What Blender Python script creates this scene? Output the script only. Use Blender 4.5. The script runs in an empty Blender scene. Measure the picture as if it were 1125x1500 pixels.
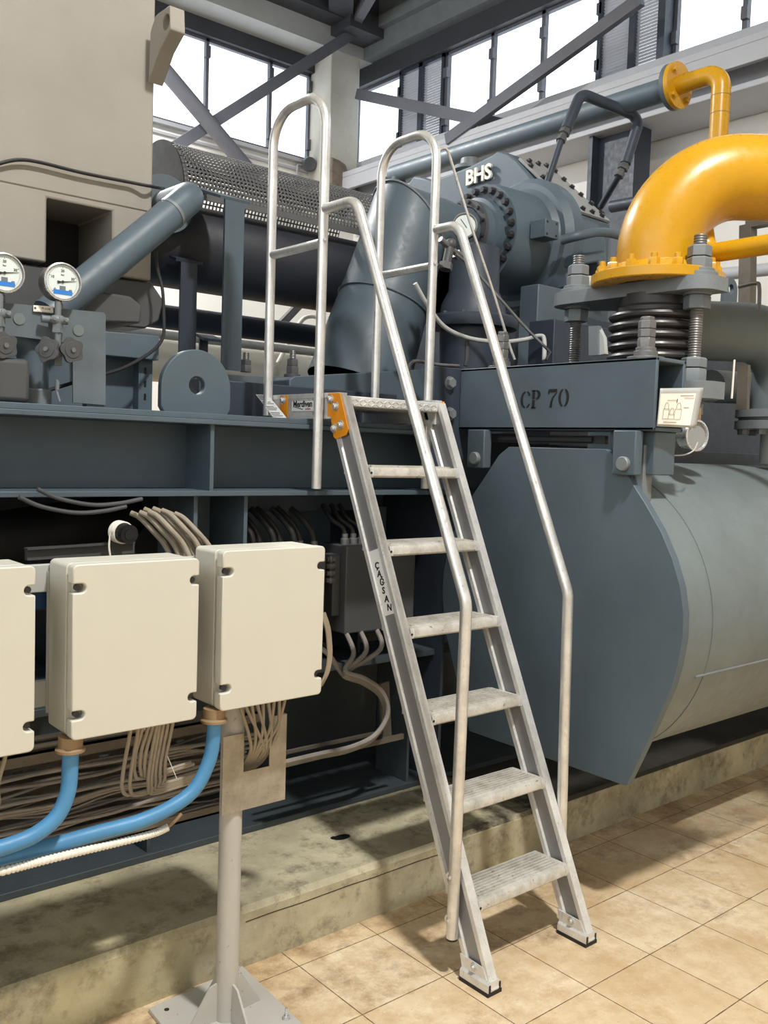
import bpy, bmesh, math, random
from mathutils import Vector, Matrix
random.seed(7)
S = bpy.context.scene
COL = S.collection
PI = math.pi
V = Vector

# ------------------------------------------------------------------ materials
def lin(c):
    c = c / 255.0
    return c / 12.92 if c <= 0.04045 else ((c + 0.055) / 1.055) ** 2.4
def rgb(r, g, b): return (lin(r), lin(g), lin(b), 1.0)

class NT:
    def __init__(s, name):
        s.m = bpy.data.materials.new(name); s.m.use_nodes = True
        s.t = s.m.node_tree; s.N = s.t.nodes; s.L = s.t.links
        s.N.clear()
        s.out = s.N.new('ShaderNodeOutputMaterial')
        s.b = s.N.new('ShaderNodeBsdfPrincipled')
        s.L.new(s.b.outputs[0], s.out.inputs[0])
        s.tc = s.N.new('ShaderNodeTexCoord')
    def n(s, typ, **kw):
        x = s.N.new(typ)
        for k, v in kw.items(): setattr(x, k, v)
        return x
    def link(s, a, b): s.L.new(a, b)
    def noise(s, scale, detail=4, rough=0.6, vec=None):
        x = s.n('ShaderNodeTexNoise'); x.inputs['Scale'].default_value = scale
        x.inputs['Detail'].default_value = detail; x.inputs['Roughness'].default_value = rough
        s.link(vec or s.tc.outputs['Object'], x.inputs['Vector']); return x.outputs[0]
    def ramp(s, fac, stops):
        x = s.n('ShaderNodeValToRGB'); e = x.color_ramp.elements
        while len(e) < len(stops): e.new(0.5)
        for i, (p, c) in enumerate(stops): e[i].position = p; e[i].color = c
        s.link(fac, x.inputs[0]); return x.outputs[0]
    def mix(s, fac, a, b, blend='MIX'):
        x = s.n('ShaderNodeMix', data_type='RGBA', blend_type=blend)
        for sock, val in ((x.inputs[0], fac), (x.inputs[6], a), (x.inputs[7], b)):
            if hasattr(val, 'is_output'): s.link(val, sock)
            else: sock.default_value = val
        return x.outputs[2]
    def math(s, op, a, b=None):
        x = s.n('ShaderNodeMath', operation=op)
        for i, val in enumerate((a, b)):
            if val is None: continue
            if hasattr(val, 'is_output'): s.link(val, x.inputs[i])
            else: x.inputs[i].default_value = val
        return x.outputs[0]
    def bump(s, h, strength=0.2, dist=0.002):
        x = s.n('ShaderNodeBump'); x.inputs['Strength'].default_value = strength
        x.inputs['Distance'].default_value = dist
        s.link(h, x.inputs['Height']); s.link(x.outputs[0], s.b.inputs['Normal'])
    def set(s, col=None, rough=None, metal=None, spec=None):
        if col is not None:
            if hasattr(col, 'is_output'): s.link(col, s.b.inputs['Base Color'])
            else: s.b.inputs['Base Color'].default_value = col
        if rough is not None:
            if hasattr(rough, 'is_output'): s.link(rough, s.b.inputs['Roughness'])
            else: s.b.inputs['Roughness'].default_value = rough
        if metal is not None: s.b.inputs['Metallic'].default_value = metal
        if spec is not None: s.b.inputs['Specular IOR Level'].default_value = spec
        return s.m

def paint(name, c, rough=0.45, var=0.25, scale=3.0, spots=None, bump=0.05, metal=0.0, spec=0.5):
    """painted or plain surface: broad tone drift, fine grain, optional worn specks"""
    t = NT(name)
    c = rgb(*c); d = tuple(x * (1 - var) for x in c[:3]) + (1,); l = tuple(min(1, x * (1 + var)) for x in c[:3]) + (1,)
    a = t.noise(scale, 5, 0.65)
    col = t.ramp(a, [(0.3, d), (0.7, l)])
    if spots:
        s_ = t.noise(scale * 14, 3, 0.7)
        k = t.ramp(s_, [(0.66, (0, 0, 0, 1)), (0.72, (1, 1, 1, 1))])
        col = t.mix(k, col, rgb(*spots))
    f = t.noise(scale * 9, 4, 0.7)
    r = t.ramp(f, [(0.3, (rough - .08,) * 3 + (1,)), (0.7, (rough + .1,) * 3 + (1,))])
    if bump: t.bump(t.noise(scale * 30, 3, 0.6), bump, 0.002)
    return t.set(col, r, metal, spec)

M = {}
M['grey'] = paint('blue_grey_machine_paint', (80, 94, 104), .46, .14, 2.2, None, .04)
M['grey2'] = paint('weathered_grey_machine_paint', (92, 102, 108), .5, .2, 5, (70, 74, 76), .08)
M['skid'] = paint('dull_skid_paint', (58, 66, 71), .55, .18, 2.5, None, .05)
M['tankdark'] = paint('very_dark_blue_paint', (38, 41, 50), .5, .15, 2.5, None, .04)
M['navy'] = paint('dark_blue_grey_paint', (50, 58, 71), .48, .18, 2.5, None, .04)
M['steelgrey'] = paint('structural_steel_paint', (92, 94, 102), .5, .15, 2.5, None, .05)
M['palegrey'] = paint('pale_grey_paint', (176, 178, 176), .5, .08, 2, None, .03)
M['postgrey'] = paint('light_grey_post_paint', (182, 180, 174), .45, .06, 3, (140, 138, 132), .04)
M['cream'] = paint('cream_plastic', (202, 200, 189), .42, .025, 2.0, None, .02)
M['casing'] = paint('beige_grey_casing_paint', (148, 143, 134), .55, .1, 1.6, None, .06)
M['yellow'] = paint('yellow_pipe_paint', (192, 142, 18), .3, .08, 3, None, .03)
M['orange'] = paint('orange_bracket_paint', (236, 150, 22), .4, .05, 4, None, .02)
M['blue'] = paint('blue_hose_rubber', (74, 136, 182), .45, .14, 7, None, .05)
M['white'] = paint('white_plastic', (226, 224, 214), .5, .05, 4, None, .02)
M['wallwhite'] = paint('white_wall_paint', (228, 227, 223), .8, .04, .9, None, .03)
M['wallgrey'] = paint('light_grey_wall_steel_paint', (176, 178, 184), .6, .06, 1.2, None, .03)
M['ceil'] = paint('dusty_ceiling_panel', (186, 182, 172), .75, .12, .8, None, .04)
M['bluecap'] = paint('dark_blue_plastic', (30, 66, 112), .5, .1, 8, None, 0)
M['cover'] = paint('worn_pale_cover_paint', (150, 152, 152), .5, .1, 6, (118, 120, 120), .05)
M['rubber'] = paint('black_rubber', (26, 26, 28), .6, .2, 8, None, .05)
M['bellows'] = paint('dark_bellows_steel', (56, 54, 55), .4, .2, 8, None, .05)
M['black'] = paint('black_paint', (18, 18, 20), .5, .1, 6, None, 0)
M['cable'] = paint('grey_beige_cable_sheath', (150, 139, 122), .55, .14, 9, None, .04)
M['cablegrey'] = paint('dusty_grey_cable_sheath', (134, 128, 122), .6, .2, 9, None, .04)
M['tray'] = paint('dusty_galvanised_tray', (104, 97, 88), .6, .2, 6, (70, 62, 54), .08, .3)
M['jb'] = paint('dark_grey_enclosure_paint', (74, 75, 77), .5, .1, 3, None, .05)
M['sticker'] = paint('white_sticker', (246, 246, 244), .5, .01, 5, None, 0)
M['paper'] = paint('white_paper', (238, 232, 220), .7, .03, 5, None, 0)
M['ink'] = paint('dark_ink', (40, 38, 38), .7, .0, 5, None, 0)
M['redink'] = paint('red_ink', (190, 60, 50), .7, .0, 5, None, 0)
M['bluelabel'] = paint('blue_label', (44, 124, 205), .5, .06, 20, None, 0)
M['dial'] = paint('white_dial', (214, 224, 222), .5, .02, 5, None, 0)
M['red'] = paint('red_plastic', (180, 40, 46), .5, .05, 5, None, 0)
M['brown'] = paint('brown_gland_plastic', (142, 118, 88), .55, .15, 9, None, .05)
M['bolt'] = paint('grey_steel_bolt', (120, 120, 120), .45, .2, 20, (80, 74, 70), .08, .55)
M['darkbolt'] = paint('dark_steel_bolt', (62, 62, 66), .45, .25, 20, None, .08, .4)
M['galv'] = paint('mottled_galvanised_sheet', (160, 152, 138), .5, .34, 9, (120, 112, 98), .06, .35)
M['shiny'] = paint('polished_steel', (208, 208, 208), .25, .05, 10, None, .0, .6)
M['tankpaint'] = paint('tank_grey_paint', (108, 118, 120), .42, .13, 2.4, None, .05)
M['guard'] = paint('perforated_guard_paint', (92, 93, 95), .5, .1, 4, None, 0)
M['flange'] = paint('grey_flange_paint', (114, 120, 124), .5, .12, 7, (88, 92, 94), .06)

def aluminium(name='brushed_aluminium', metal=.38):
    t = NT(name)
    mp = t.n('ShaderNodeMapping'); mp.inputs['Scale'].default_value = (60, 60, 4)
    t.link(t.tc.outputs['Object'], mp.inputs[0])
    g = t.noise(3, 4, .6, mp.outputs[0]); w = t.noise(9, 5, .7)
    col = t.ramp(w, [(.32, rgb(200, 199, 197)), (.62, rgb(230, 230, 228))])
    r = t.ramp(g, [(.3, (.26,) * 3 + (1,)), (.7, (.40,) * 3 + (1,))])
    t.bump(g, .05, .001)
    return t.set(col, r, metal)
M['alu'] = aluminium()
M['alutube'] = aluminium('bright_aluminium_tube', .68)
M['aluweb'] = paint('dull_aluminium_web', (152, 152, 154), .45, .06, 6, None, .03, .4)
M['beamdark'] = paint('dark_roof_steel_paint', (58, 60, 66), .55, .15, 2, None, .04)
def alu_tread():
    t = NT('worn_dusty_aluminium_tread')
    w = t.noise(14, 6, .75); d = t.noise(45, 4, .7)
    col = t.ramp(w, [(.3, rgb(168, 163, 152)), (.6, rgb(210, 207, 199))])
    k = t.ramp(d, [(.62, (0, 0, 0, 1)), (.72, (1, 1, 1, 1))])
    col = t.mix(k, col, rgb(110, 102, 90))
    return t.set(col, .5, .2)
M['tread'] = alu_tread()

def floor_tiles():
    t = NT('beige_stone_floor_tiles')
    sep = t.n('ShaderNodeSeparateXYZ'); t.link(t.tc.outputs['Object'], sep.inputs[0])
    def axis(o, off, size):
        u = t.math('DIVIDE', t.math('SUBTRACT', o, off), size)
        f = t.math('FRACT', u); c = t.math('FLOOR', u)
        e = t.math('MINIMUM', f, t.math('SUBTRACT', 1.0, f))
        return c, e
    cx, ex = axis(sep.outputs[0], 1.889 - 30 * .3058, .3058)
    cy, ey = axis(sep.outputs[1], 1.889 - 30 * .3025, .3025)
    e = t.math('MINIMUM', ex, ey)
    wob = t.math('MULTIPLY', t.noise(40, 3, .6), .008)
    joint = t.math('LESS_THAN', e, t.math('ADD', wob, .0012))
    cv = t.n('ShaderNodeCombineXYZ'); t.link(cx, cv.inputs[0]); t.link(cy, cv.inputs[1])
    wn = t.n('ShaderNodeTexWhiteNoise', noise_dimensions='3D'); t.link(cv.outputs[0], wn.inputs[0])
    tone = t.ramp(wn.outputs[0], [(0, rgb(226, 206, 172)), (.5, rgb(235, 218, 186)), (1, rgb(243, 230, 202))])
    cloud = t.noise(3.2, 8, .68)
    col = t.mix(t.ramp(cloud, [(.35, (1, 1, 1, 1)), (.66, (0, 0, 0, 1))]), tone, rgb(206, 178, 138))
    st = t.noise(1.3, 6, .7)
    col = t.mix(t.ramp(st, [(.52, (0, 0, 0, 1)), (.8, (.45, .45, .45, 1))]), col, rgb(168, 134, 98))
    mo = t.noise(6.5, 9, .75)
    col = t.mix(t.ramp(mo, [(.46, (0, 0, 0, 1)), (.68, (.75, .75, .75, 1))]), col, rgb(190, 154, 110))
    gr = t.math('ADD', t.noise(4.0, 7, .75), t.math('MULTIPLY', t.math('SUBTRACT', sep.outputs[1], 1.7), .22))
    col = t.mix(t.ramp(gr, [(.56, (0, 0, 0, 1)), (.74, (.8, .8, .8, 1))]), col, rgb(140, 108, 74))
    sp = t.noise(90, 3, .7)
    col = t.mix(t.ramp(sp, [(.64, (0, 0, 0, 1)), (.74, (.7, .7, .7, 1))]), col, rgb(150, 116, 80))
    sp2 = t.noise(120, 2, .6)
    col = t.mix(t.ramp(sp2, [(.66, (0, 0, 0, 1)), (.76, (.8, .8, .8, 1))]), col, rgb(240, 226, 194))
    col = t.mix(joint, col, rgb(104, 82, 58))
    h = t.math('SUBTRACT', t.math('MULTIPLY', cloud, .2), joint)
    t.bump(h, .35, .003)
    r = t.ramp(cloud, [(.3, (.42,) * 3 + (1,)), (.7, (.62,) * 3 + (1,))])
    return t.set(col, r)
M['floor'] = floor_tiles()

def concrete():
    t = NT('stained_old_concrete')
    a = t.noise(2.2, 8, .7); b = t.noise(9, 6, .75); c = t.noise(38, 4, .7)
    col = t.ramp(a, [(.3, rgb(138, 130, 108)), (.5, rgb(176, 168, 142)), (.68, rgb(206, 198, 168))])
    col = t.mix(t.ramp(b, [(.5, (0, 0, 0, 1)), (.68, (.75, .75, .75, 1))]), col, rgb(86, 76, 60))
    y = t.noise(1.4, 5, .6)
    col = t.mix(t.ramp(y, [(.5, (0, 0, 0, 1)), (.75, (.55, .55, .55, 1))]), col, rgb(168, 156, 104))
    col = t.mix(t.ramp(c, [(.62, (0, 0, 0, 1)), (.7, (.6, .6, .6, 1))]), col, rgb(196, 186, 158))
    sep = t.n('ShaderNodeSeparateXYZ'); t.link(t.tc.outputs['Object'], sep.inputs[0])
    oil_and_shade = t.math('ADD', t.noise(3.0, 8, .75), t.math('MULTIPLY', t.math('SUBTRACT', sep.outputs[0], 2.35), .45))  # oil grime, plus shade under the tank painted into the plinth top
    oil_and_shade = t.math('MULTIPLY', t.ramp(oil_and_shade, [(.5, (0, 0, 0, 1)), (.66, (.92, .92, .92, 1))]), t.math('GREATER_THAN', sep.outputs[2], .168))
    col = t.mix(oil_and_shade, col, rgb(34, 30, 26))
    t.bump(t.math('ADD', b, t.math('MULTIPLY', c, .5)), .5, .006)
    return t.set(col, .8)
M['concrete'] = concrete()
M['colconcrete'] = paint('pale_painted_concrete', (196, 194, 184), .8, .1, 2.5, (160, 156, 146), .15)
M['rubble'] = paint('broken_brown_concrete', (126, 114, 102), .9, .3, 14, None, .6)

def glass():
    t = NT('window_glass')
    tr = t.n('ShaderNodeBsdfTransparent'); gl = t.n('ShaderNodeBsdfGlossy'); gl.inputs['Roughness'].default_value = .05
    mx = t.n("ShaderNodeMixShader"); mx.inputs[0].default_value = .04; t.link(tr.outputs[0], mx.inputs[1]); t.link(gl.outputs[0], mx.inputs[2])
    tr.inputs[0].default_value = (.97, .985, 1, 1)
    t.link(mx.outputs[0], t.out.inputs[0]); return t.m
M['glass'] = glass()

# ------------------------------------------------------------------ mesh builder
def frame(axis):
    z = V(axis).normalized()
    a = V((0, 0, 1)) if abs(z.z) < .9 else V((1, 0, 0))
    x = a.cross(z).normalized(); y = z.cross(x)
    return x, y, z

def fillet(pts, r, n=6):
    pts = [V(p) for p in pts]; out = [pts[0]]
    rs = r if isinstance(r, (list, tuple)) else [r] * (len(pts) - 2)
    for i in range(1, len(pts) - 1):
        p = pts[i]; a = (pts[i - 1] - p); b = (pts[i + 1] - p)
        la, lb = a.length, b.length; a.normalize(); b.normalize()
        ang = a.angle(b); rr = rs[i - 1]
        if ang > PI - .02 or rr <= 0: out.append(p); continue
        d = min(rr / math.tan(ang / 2), la * .49, lb * .49); rr = d * math.tan(ang / 2)
        c = p + (a + b).normalized() * (rr / math.sin(ang / 2))
        s, e = p + a * d - c, p + b * d - c
        tot = s.angle(e)
        for k in range(n + 1):
            u = k / n
            out.append(c + (s * math.sin((1 - u) * tot) + e * math.sin(u * tot)) / math.sin(tot))
    out.append(pts[-1]); return out

def curve(pts, n=6):
    pts = [V(p) for p in pts]; P = [pts[0] * 2 - pts[1]] + pts + [pts[-1] * 2 - pts[-2]]; out = []
    for i in range(1, len(P) - 2):
        for k in range(n):
            t = k / n; a, b, c, d = P[i - 1], P[i], P[i + 1], P[i + 2]
            out.append(.5 * ((2 * b) + (c - a) * t + (2 * a - 5 * b + 4 * c - d) * t * t + (3 * b - a - 3 * c + d) * t ** 3))
    out.append(pts[-1]); return out

class MB:
    def __init__(s): s.v = []; s.f = []
    def add(s, vs, fs):
        o = len(s.v); s.v += [V(x) for x in vs]; s.f += [tuple(i + o for i in f) for f in fs]; return s
    def box(s, lo, hi):
        (a, b, c), (d, e, f) = lo, hi
        vs = [(x, y, z) for x in (a, d) for y in (b, e) for z in (c, f)]
        return s.add(vs, [(0, 1, 3, 2), (4, 6, 7, 5), (0, 4, 5, 1), (2, 3, 7, 6), (0, 2, 6, 4), (1, 5, 7, 3)])
    def bar(s, p, q, w, h, up=(0, 0, 1)):
        """rectangular bar from p to q, w sideways, h along up"""
        p, q = V(p), V(q); d = (q - p).normalized(); x = d.cross(V(up)).normalized(); y = x.cross(d)
        vs = [c + x * a * w / 2 + y * b * h / 2 for c in (p, q) for a, b in ((-1, -1), (1, -1), (1, 1), (-1, 1))]
        return s.add(vs, [(3, 2, 1, 0), (4, 5, 6, 7), (0, 1, 5, 4), (1, 2, 6, 5), (2, 3, 7, 6), (3, 0, 4, 7)])
    def tube(s, pts, r, n=14, caps=True):
        pts = [V(p) for p in pts]; m = len(pts); rs = r if isinstance(r, (list, tuple)) else [r] * m
        T = []
        for i in range(m):
            a = pts[max(i - 1, 0)]; b = pts[min(i + 1, m - 1)]
            T.append((b - a).normalized())
        x, y, _ = frame(T[0]); vs = []; fs = []
        for i in range(m):
            if i:
                ax = T[i - 1].cross(T[i])
                if ax.length > 1e-7:
                    R = Matrix.Rotation(T[i - 1].angle(T[i]), 3, ax.normalized()); x = R @ x
            x = (x - T[i] * x.dot(T[i])).normalized(); y = T[i].cross(x)
            for k in range(n):
                a = 2 * PI * k / n; vs.append(pts[i] + (x * math.cos(a) + y * math.sin(a)) * rs[i])
        for i in range(m - 1):
            for k in range(n):
                k2 = (k + 1) % n; fs.append((i * n + k, i * n + k2, (i + 1) * n + k2, (i + 1) * n + k))
        if caps: fs.append(tuple(range(n - 1, -1, -1))); fs.append(tuple((m - 1) * n + k for k in range(n)))
        return s.add(vs, fs)
    def cyl(s, p, q, r, n=24): return s.tube([p, q], r, n)
    def lathe(s, prof, o, axis, n=32):
        """profile of (radius, height) swept round axis at o; a zero radius closes it"""
        x, y, z = frame(axis); o = V(o); vs = []; fs = []; rings = []
        for r, h in prof:
            if r <= 1e-9: rings.append([len(vs)]); vs.append(o + z * h)
            else:
                rings.append(list(range(len(vs), len(vs) + n)))
                vs += [o + z * h + (x * math.cos(2 * PI * k / n) + y * math.sin(2 * PI * k / n)) * r for k in range(n)]
        for A, B in zip(rings, rings[1:]):
            for k in range(n):
                k2 = (k + 1) % n
                if len(A) == 1 and len(B) == 1: continue
                if len(A) == 1: fs.append((A[0], B[k2], B[k]))
                elif len(B) == 1: fs.append((A[k], A[k2], B[0]))
                else: fs.append((A[k], A[k2], B[k2], B[k]))
        return s.add(vs, fs)
    def disc(s, o, axis, r, h, n=32): return s.lathe([(0, 0), (r, 0), (r, h), (0, h)], o, axis, n)
    def ring(s, o, axis, ri, ro, h, n=32): return s.lathe([(ri, 0), (ro, 0), (ro, h), (ri, h), (ri, 0)], o, axis, n)
    def hexa(s, o, axis, r, h, rot=0.0):
        x, y, z = frame(axis); o = V(o); vs = []
        for hh, rr in ((0, r), (h * .85, r), (h, r * .88)):
            vs += [o + z * hh + (x * math.cos(PI / 3 * k + rot) + y * math.sin(PI / 3 * k + rot)) * rr for k in range(6)]
        fs = [(5, 4, 3, 2, 1, 0), (12, 13, 14, 15, 16, 17)]
        for a in (0, 6):
            for k in range(6): fs.append((a + k, a + (k + 1) % 6, a + 6 + (k + 1) % 6, a + 6 + k))
        return s.add(vs, fs)
    def prism(s, poly, vec):
        n = len(poly); P = [V(p) for p in poly]; vec = V(vec)
        nrm = V((0, 0, 0))
        for i in range(n): nrm += P[i].cross(P[(i + 1) % n])
        if nrm.dot(vec) > 0: P = P[::-1]
        fs = [tuple(range(n)), tuple(range(2 * n - 1, n - 1, -1))]
        fs += [(i, n + i, n + (i + 1) % n, (i + 1) % n) for i in range(n)]
        return s.add(P + [p + vec for p in P], fs)
    def sphere(s, o, r, n=16, sq=(1, 1, 1)):
        o = V(o); vs = [o + V((0, 0, r * sq[2]))]; fs = []; m = n // 2
        for i in range(1, m):
            a = PI * i / m
            for k in range(n):
                b = 2 * PI * k / n; vs.append(o + V((math.sin(a) * math.cos(b) * r * sq[0], math.sin(a) * math.sin(b) * r * sq[1], math.cos(a) * r * sq[2])))
        vs.append(o - V((0, 0, r * sq[2]))); L = len(vs) - 1
        for k in range(n):
            k2 = (k + 1) % n; fs.append((0, 1 + k, 1 + k2)); fs.append((L, 1 + (m - 2) * n + k2, 1 + (m - 2) * n + k))
            for i in range(m - 2): fs.append((1 + i * n + k, 1 + (i + 1) * n + k, 1 + (i + 1) * n + k2, 1 + i * n + k2))
        return s.add(vs, fs)
    def build(s, name, mat, parent=None, bevel=0, loc=None, fix=False, angle=35):
        o_ = V(loc) if loc is not None else V((0, 0, 0))
        off = origin_of(parent) + o_
        me = bpy.data.meshes.new(name)
        me.from_pydata([tuple(v - off) for v in s.v], [], s.f)
        bm = bmesh.new(); bm.from_mesh(me)
        if fix: bmesh.ops.remove_doubles(bm, verts=bm.verts, dist=1e-5)
        bmesh.ops.recalc_face_normals(bm, faces=bm.faces)
        bm.to_mesh(me); bm.free()
        me.polygons.foreach_set('use_smooth', [True] * len(me.polygons))
        me.set_sharp_from_angle(angle=math.radians(angle))
        me.materials.append(M[mat] if isinstance(mat, str) else mat)
        ob = bpy.data.objects.new(name, me); COL.objects.link(ob)
        ob.location = o_ if parent is None else (0, 0, 0)
        if parent is not None: ob.parent = parent
        if bevel:
            b = ob.modifiers.new('soft_edges', 'BEVEL'); b.width = bevel; b.segments = 2; b.limit_method = 'ANGLE'; b.angle_limit = math.radians(40)
        return ob

def origin_of(o):
    p = V((0, 0, 0))
    while o is not None: p += V(o.location); o = o.parent
    return p
def tag(o, label, cat=None, group=None, kind=None):
    o['label'] = label
    if cat: o['category'] = cat
    if group: o['group'] = group
    if kind: o['kind'] = kind
    return o
def thing(name, label, cat, loc, group=None):
    o = bpy.data.objects.new(name, None); o.empty_display_size = .1; COL.objects.link(o); o.location = loc
    return tag(o, label, cat, group)
def solo(mb, name, mat, label, cat, group=None, bevel=0, kind=None, angle=35):
    xs = [v.x for v in mb.v]; ys = [v.y for v in mb.v]; zs = [v.z for v in mb.v]
    loc = ((min(xs) + max(xs)) / 2, (min(ys) + max(ys)) / 2, min(zs))
    return tag(mb.build(name, mat, None, bevel, loc, angle=angle), label, cat, group, kind)
def struct(mb, name, mat, label=None, bevel=0, parent=None):
    o = mb.build(name, mat, parent, bevel)
    if parent is None: o['kind'] = 'structure'
    if label: o['label'] = label
    return o
def dup(root, delta, label=None):
    r = root.copy(); COL.objects.link(r); r.location = V(root.location) + V(delta)
    if label: r['label'] = label
    for ch in list(root.children):
        c = ch.copy(); COL.objects.link(c); c.parent = r
        for g in list(ch.children):
            d = g.copy(); COL.objects.link(d); d.parent = c
    return r
BOLT = {}
def bolt(parent, name, p, axis, r=.012, h=.008, mat='bolt', dome=False):
    """one bolt head as a part of its own, sharing its mesh with its like"""
    key = (r, h, mat, dome)
    if key not in BOLT:
        mb = MB()
        if dome: mb.lathe([(r * 1.5, 0), (r * 1.5, h * .25), (r, h * .25), (r * .95, h * .7), (r * .6, h), (0, h * 1.05)], (0, 0, 0), (0, 0, 1), 14)
        else: mb.disc((0, 0, 0), (0, 0, 1), r * 1.25, h * .2, 16); mb.hexa((0, 0, h * .2), (0, 0, 1), r, h * .8)
        o = mb.build(name, mat); BOLT[key] = o.data
    else:
        o = bpy.data.objects.new(name, BOLT[key]); COL.objects.link(o)
    o.parent = parent; o.location = V(p) - origin_of(parent)
    o.rotation_euler = V((0, 0, 1)).rotation_difference(V(axis).normalized()).to_euler()
    return o
def text(name, s, size, p, xd, yd, mat, parent, ext=.0008, bold=0.0, align='LEFT'):
    cu = bpy.data.curves.new(name, 'FONT'); cu.body = s; cu.size = size; cu.extrude = ext; cu.offset = bold; cu.align_x = align
    cu.resolution_u = 3
    to = bpy.data.objects.new(name, cu); COL.objects.link(to)
    bpy.context.view_layer.update()
    me = bpy.data.meshes.new_from_object(to.evaluated_get(bpy.context.evaluated_depsgraph_get()))
    bpy.data.objects.remove(to); bpy.data.curves.remove(cu)
    xd = V(xd).normalized(); yd = (V(yd) - xd * V(yd).dot(xd)).normalized(); zd = xd.cross(yd)
    off = origin_of(parent)
    Mx = Matrix((xd, yd, zd)).transposed().to_4x4(); Mx.translation = V(p) - off
    me.transform(Mx); me.name = name; me.materials.clear(); me.materials.append(M[mat])
    o = bpy.data.objects.new(name, me); COL.objects.link(o); o.parent = parent
    return o
def thread(mb, p, axis, r, h, pitch=.004):
    n = max(2, int(h / pitch)); prof = [(0, 0)]
    for i in range(n): prof += [(r * .9, h * i / n), (r, h * (i + .5) / n)]
    prof += [(r * .9, h), (0, h)]
    return mb.lathe(prof, p, axis, 16)

# ------------------------------------------------------------------ camera, sky, light
cam = bpy.data.objects.new('camera', bpy.data.cameras.new('camera')); COL.objects.link(cam); S.camera = cam
right = V((0.763766, -0.644653, 0.032917)); down = V((-0.016974, -0.071036, -0.997329)); fwd = V((0.645270, 0.761167, -0.065197))
mw = Matrix((right, -down, -fwd)).transposed().to_4x4(); mw.translation = (0, 0, 1.55)
cam.matrix_world = mw
cam.data.sensor_fit = 'HORIZONTAL'; cam.data.sensor_width = 36; cam.data.lens = 1361.65 / 1125 * 36
cam.data.clip_start = .05; cam.data.clip_end = 200

w = bpy.data.worlds.new('overcast_sky'); S.world = w; w.use_nodes = True
bg = w.node_tree.nodes['Background']; bg.inputs[0].default_value = (.90, .95, 1, 1); bg.inputs[1].default_value = 2.6

S.view_settings.view_transform = 'Standard'; S.view_settings.look = 'None'; S.view_settings.gamma = 1
S.view_settings.exposure = 0.0; S.view_settings.use_curve_mapping = False
S.cycles.use_denoising = True; S.cycles.max_bounces = 8; S.cycles.diffuse_bounces = 4; S.cycles.transparent_max_bounces = 16
S.cycles.sample_clamp_indirect = 6.0; S.cycles.caustics_reflective = False; S.cycles.caustics_refractive = False

def lamp(p, power, name, label, col=(1.0, .975, .93)):
    t = thing(name, label, 'lamp', p, 'high bay lamps under the roof')
    mb = MB(); mb.lathe([(.05, .32), (.09, .30), (.11, .18), (.2, .10), (.26, 0), (.25, 0), (.19, .09), (.1, .16), (.0, .18)], p, (0, 0, 1), 28)
    mb.build('reflector', 'palegrey', t)
    MB().cyl(V(p) + V((0, 0, .3)), (p[0], p[1], 6.58), .02, 10).build('hanger', 'steelgrey', t)
    ld = bpy.data.lights.new(name, 'AREA'); ld.shape = 'DISK'; ld.size = .34; ld.energy = power; ld.color = col; ld.spread = PI
    lo = bpy.data.objects.new('lamp_light', ld); COL.objects.link(lo); lo.parent = t; lo.location = (0, 0, -.01)
    ud = bpy.data.lights.new('ceiling_fill', 'AREA'); ud.shape = 'DISK'; ud.size = .3; ud.energy = power * .12; ud.color = col  # upward fill light added to brighten the ceiling
    uo = bpy.data.objects.new('ceiling_fill', ud); COL.objects.link(uo); uo.parent = t; uo.location = (0, 0, .36); uo.rotation_euler = (PI, 0, 0)

# ------------------------------------------------------------------ the hall
struct(MB().box((-5, -6, -.1), (7.3, 9.3, 0)), 'floor', 'floor', 'floor of square beige stone tiles')
pl = MB()
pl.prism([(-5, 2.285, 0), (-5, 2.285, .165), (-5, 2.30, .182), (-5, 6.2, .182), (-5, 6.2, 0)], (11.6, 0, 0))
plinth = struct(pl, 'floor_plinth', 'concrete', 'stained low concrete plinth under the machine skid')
mb = MB()
mb.tube([(1.45 + .1 * i, 2.2846, .139 + .0015 * math.sin(i * 2.1)) for i in range(10)], .0013, 5)
mb.tube([(2.30 + .03 * math.sin(i * 1.7) * .3, 2.2846, .02 + .02 * i) for i in range(8)], .0012, 5)
mb.build('joint_crack', 'black', plinth)
mb = MB(); mb.sphere((1.99, 2.52, .1825), .03, 14, (1.2, .7, .03)); mb.sphere((1.965, 2.53, .1825), .015, 12, (1, .9, .05)); mb.build('dark_stain', 'black', plinth)

struct(MB().box((-5, 9.0, 0), (7.3, 9.25, 4.83)), 'wall_back', 'wallwhite', 'white lower part of the back wall below the windows')
struct(MB().box((-5, 8.93, 4.80), (6.5, 9.02, 4.84)).box((-5, 8.97, 4.71), (6.5, 9.01, 4.735)), 'trim_1', 'wallgrey', 'thin grey sill along the back wall windows')
struct(MB().box((-5, 8.9, 5.81), (7.0, 9.03, 5.985)), 'trim_2', 'beamdark', 'dark grey steel header over the back wall windows')
struct(MB().box((-5, 8.55, 5.97), (6.9, 9.25, 6.22)), 'trim_3', 'palegrey', 'pale beam above the back wall window header')
struct(MB().box((-5, 8.3, 6.2), (6.9, 8.6, 6.63)), 'ceiling_beam', 'beamdark', 'dark roof beam along the back wall')
struct(MB().box((7.0, -6, 0), (7.3, 9.3, 4.80)), 'wall_right', 'wallwhite', 'white lower part of the right wall below the louvred windows')
struct(MB().box((6.85, -6, 5.77), (7.0, 9.0, 6.0)), 'trim_4', 'beamdark', 'dark steel header over the right wall windows')
struct(MB().box((6.72, -6, 5.98), (7.3, 9.3, 6.63)).box((6.64, -6, 6.20), (6.74, 9.3, 6.32)), 'trim_5', 'flange', 'streaked grey gutter plate above the right wall windows')
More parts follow.
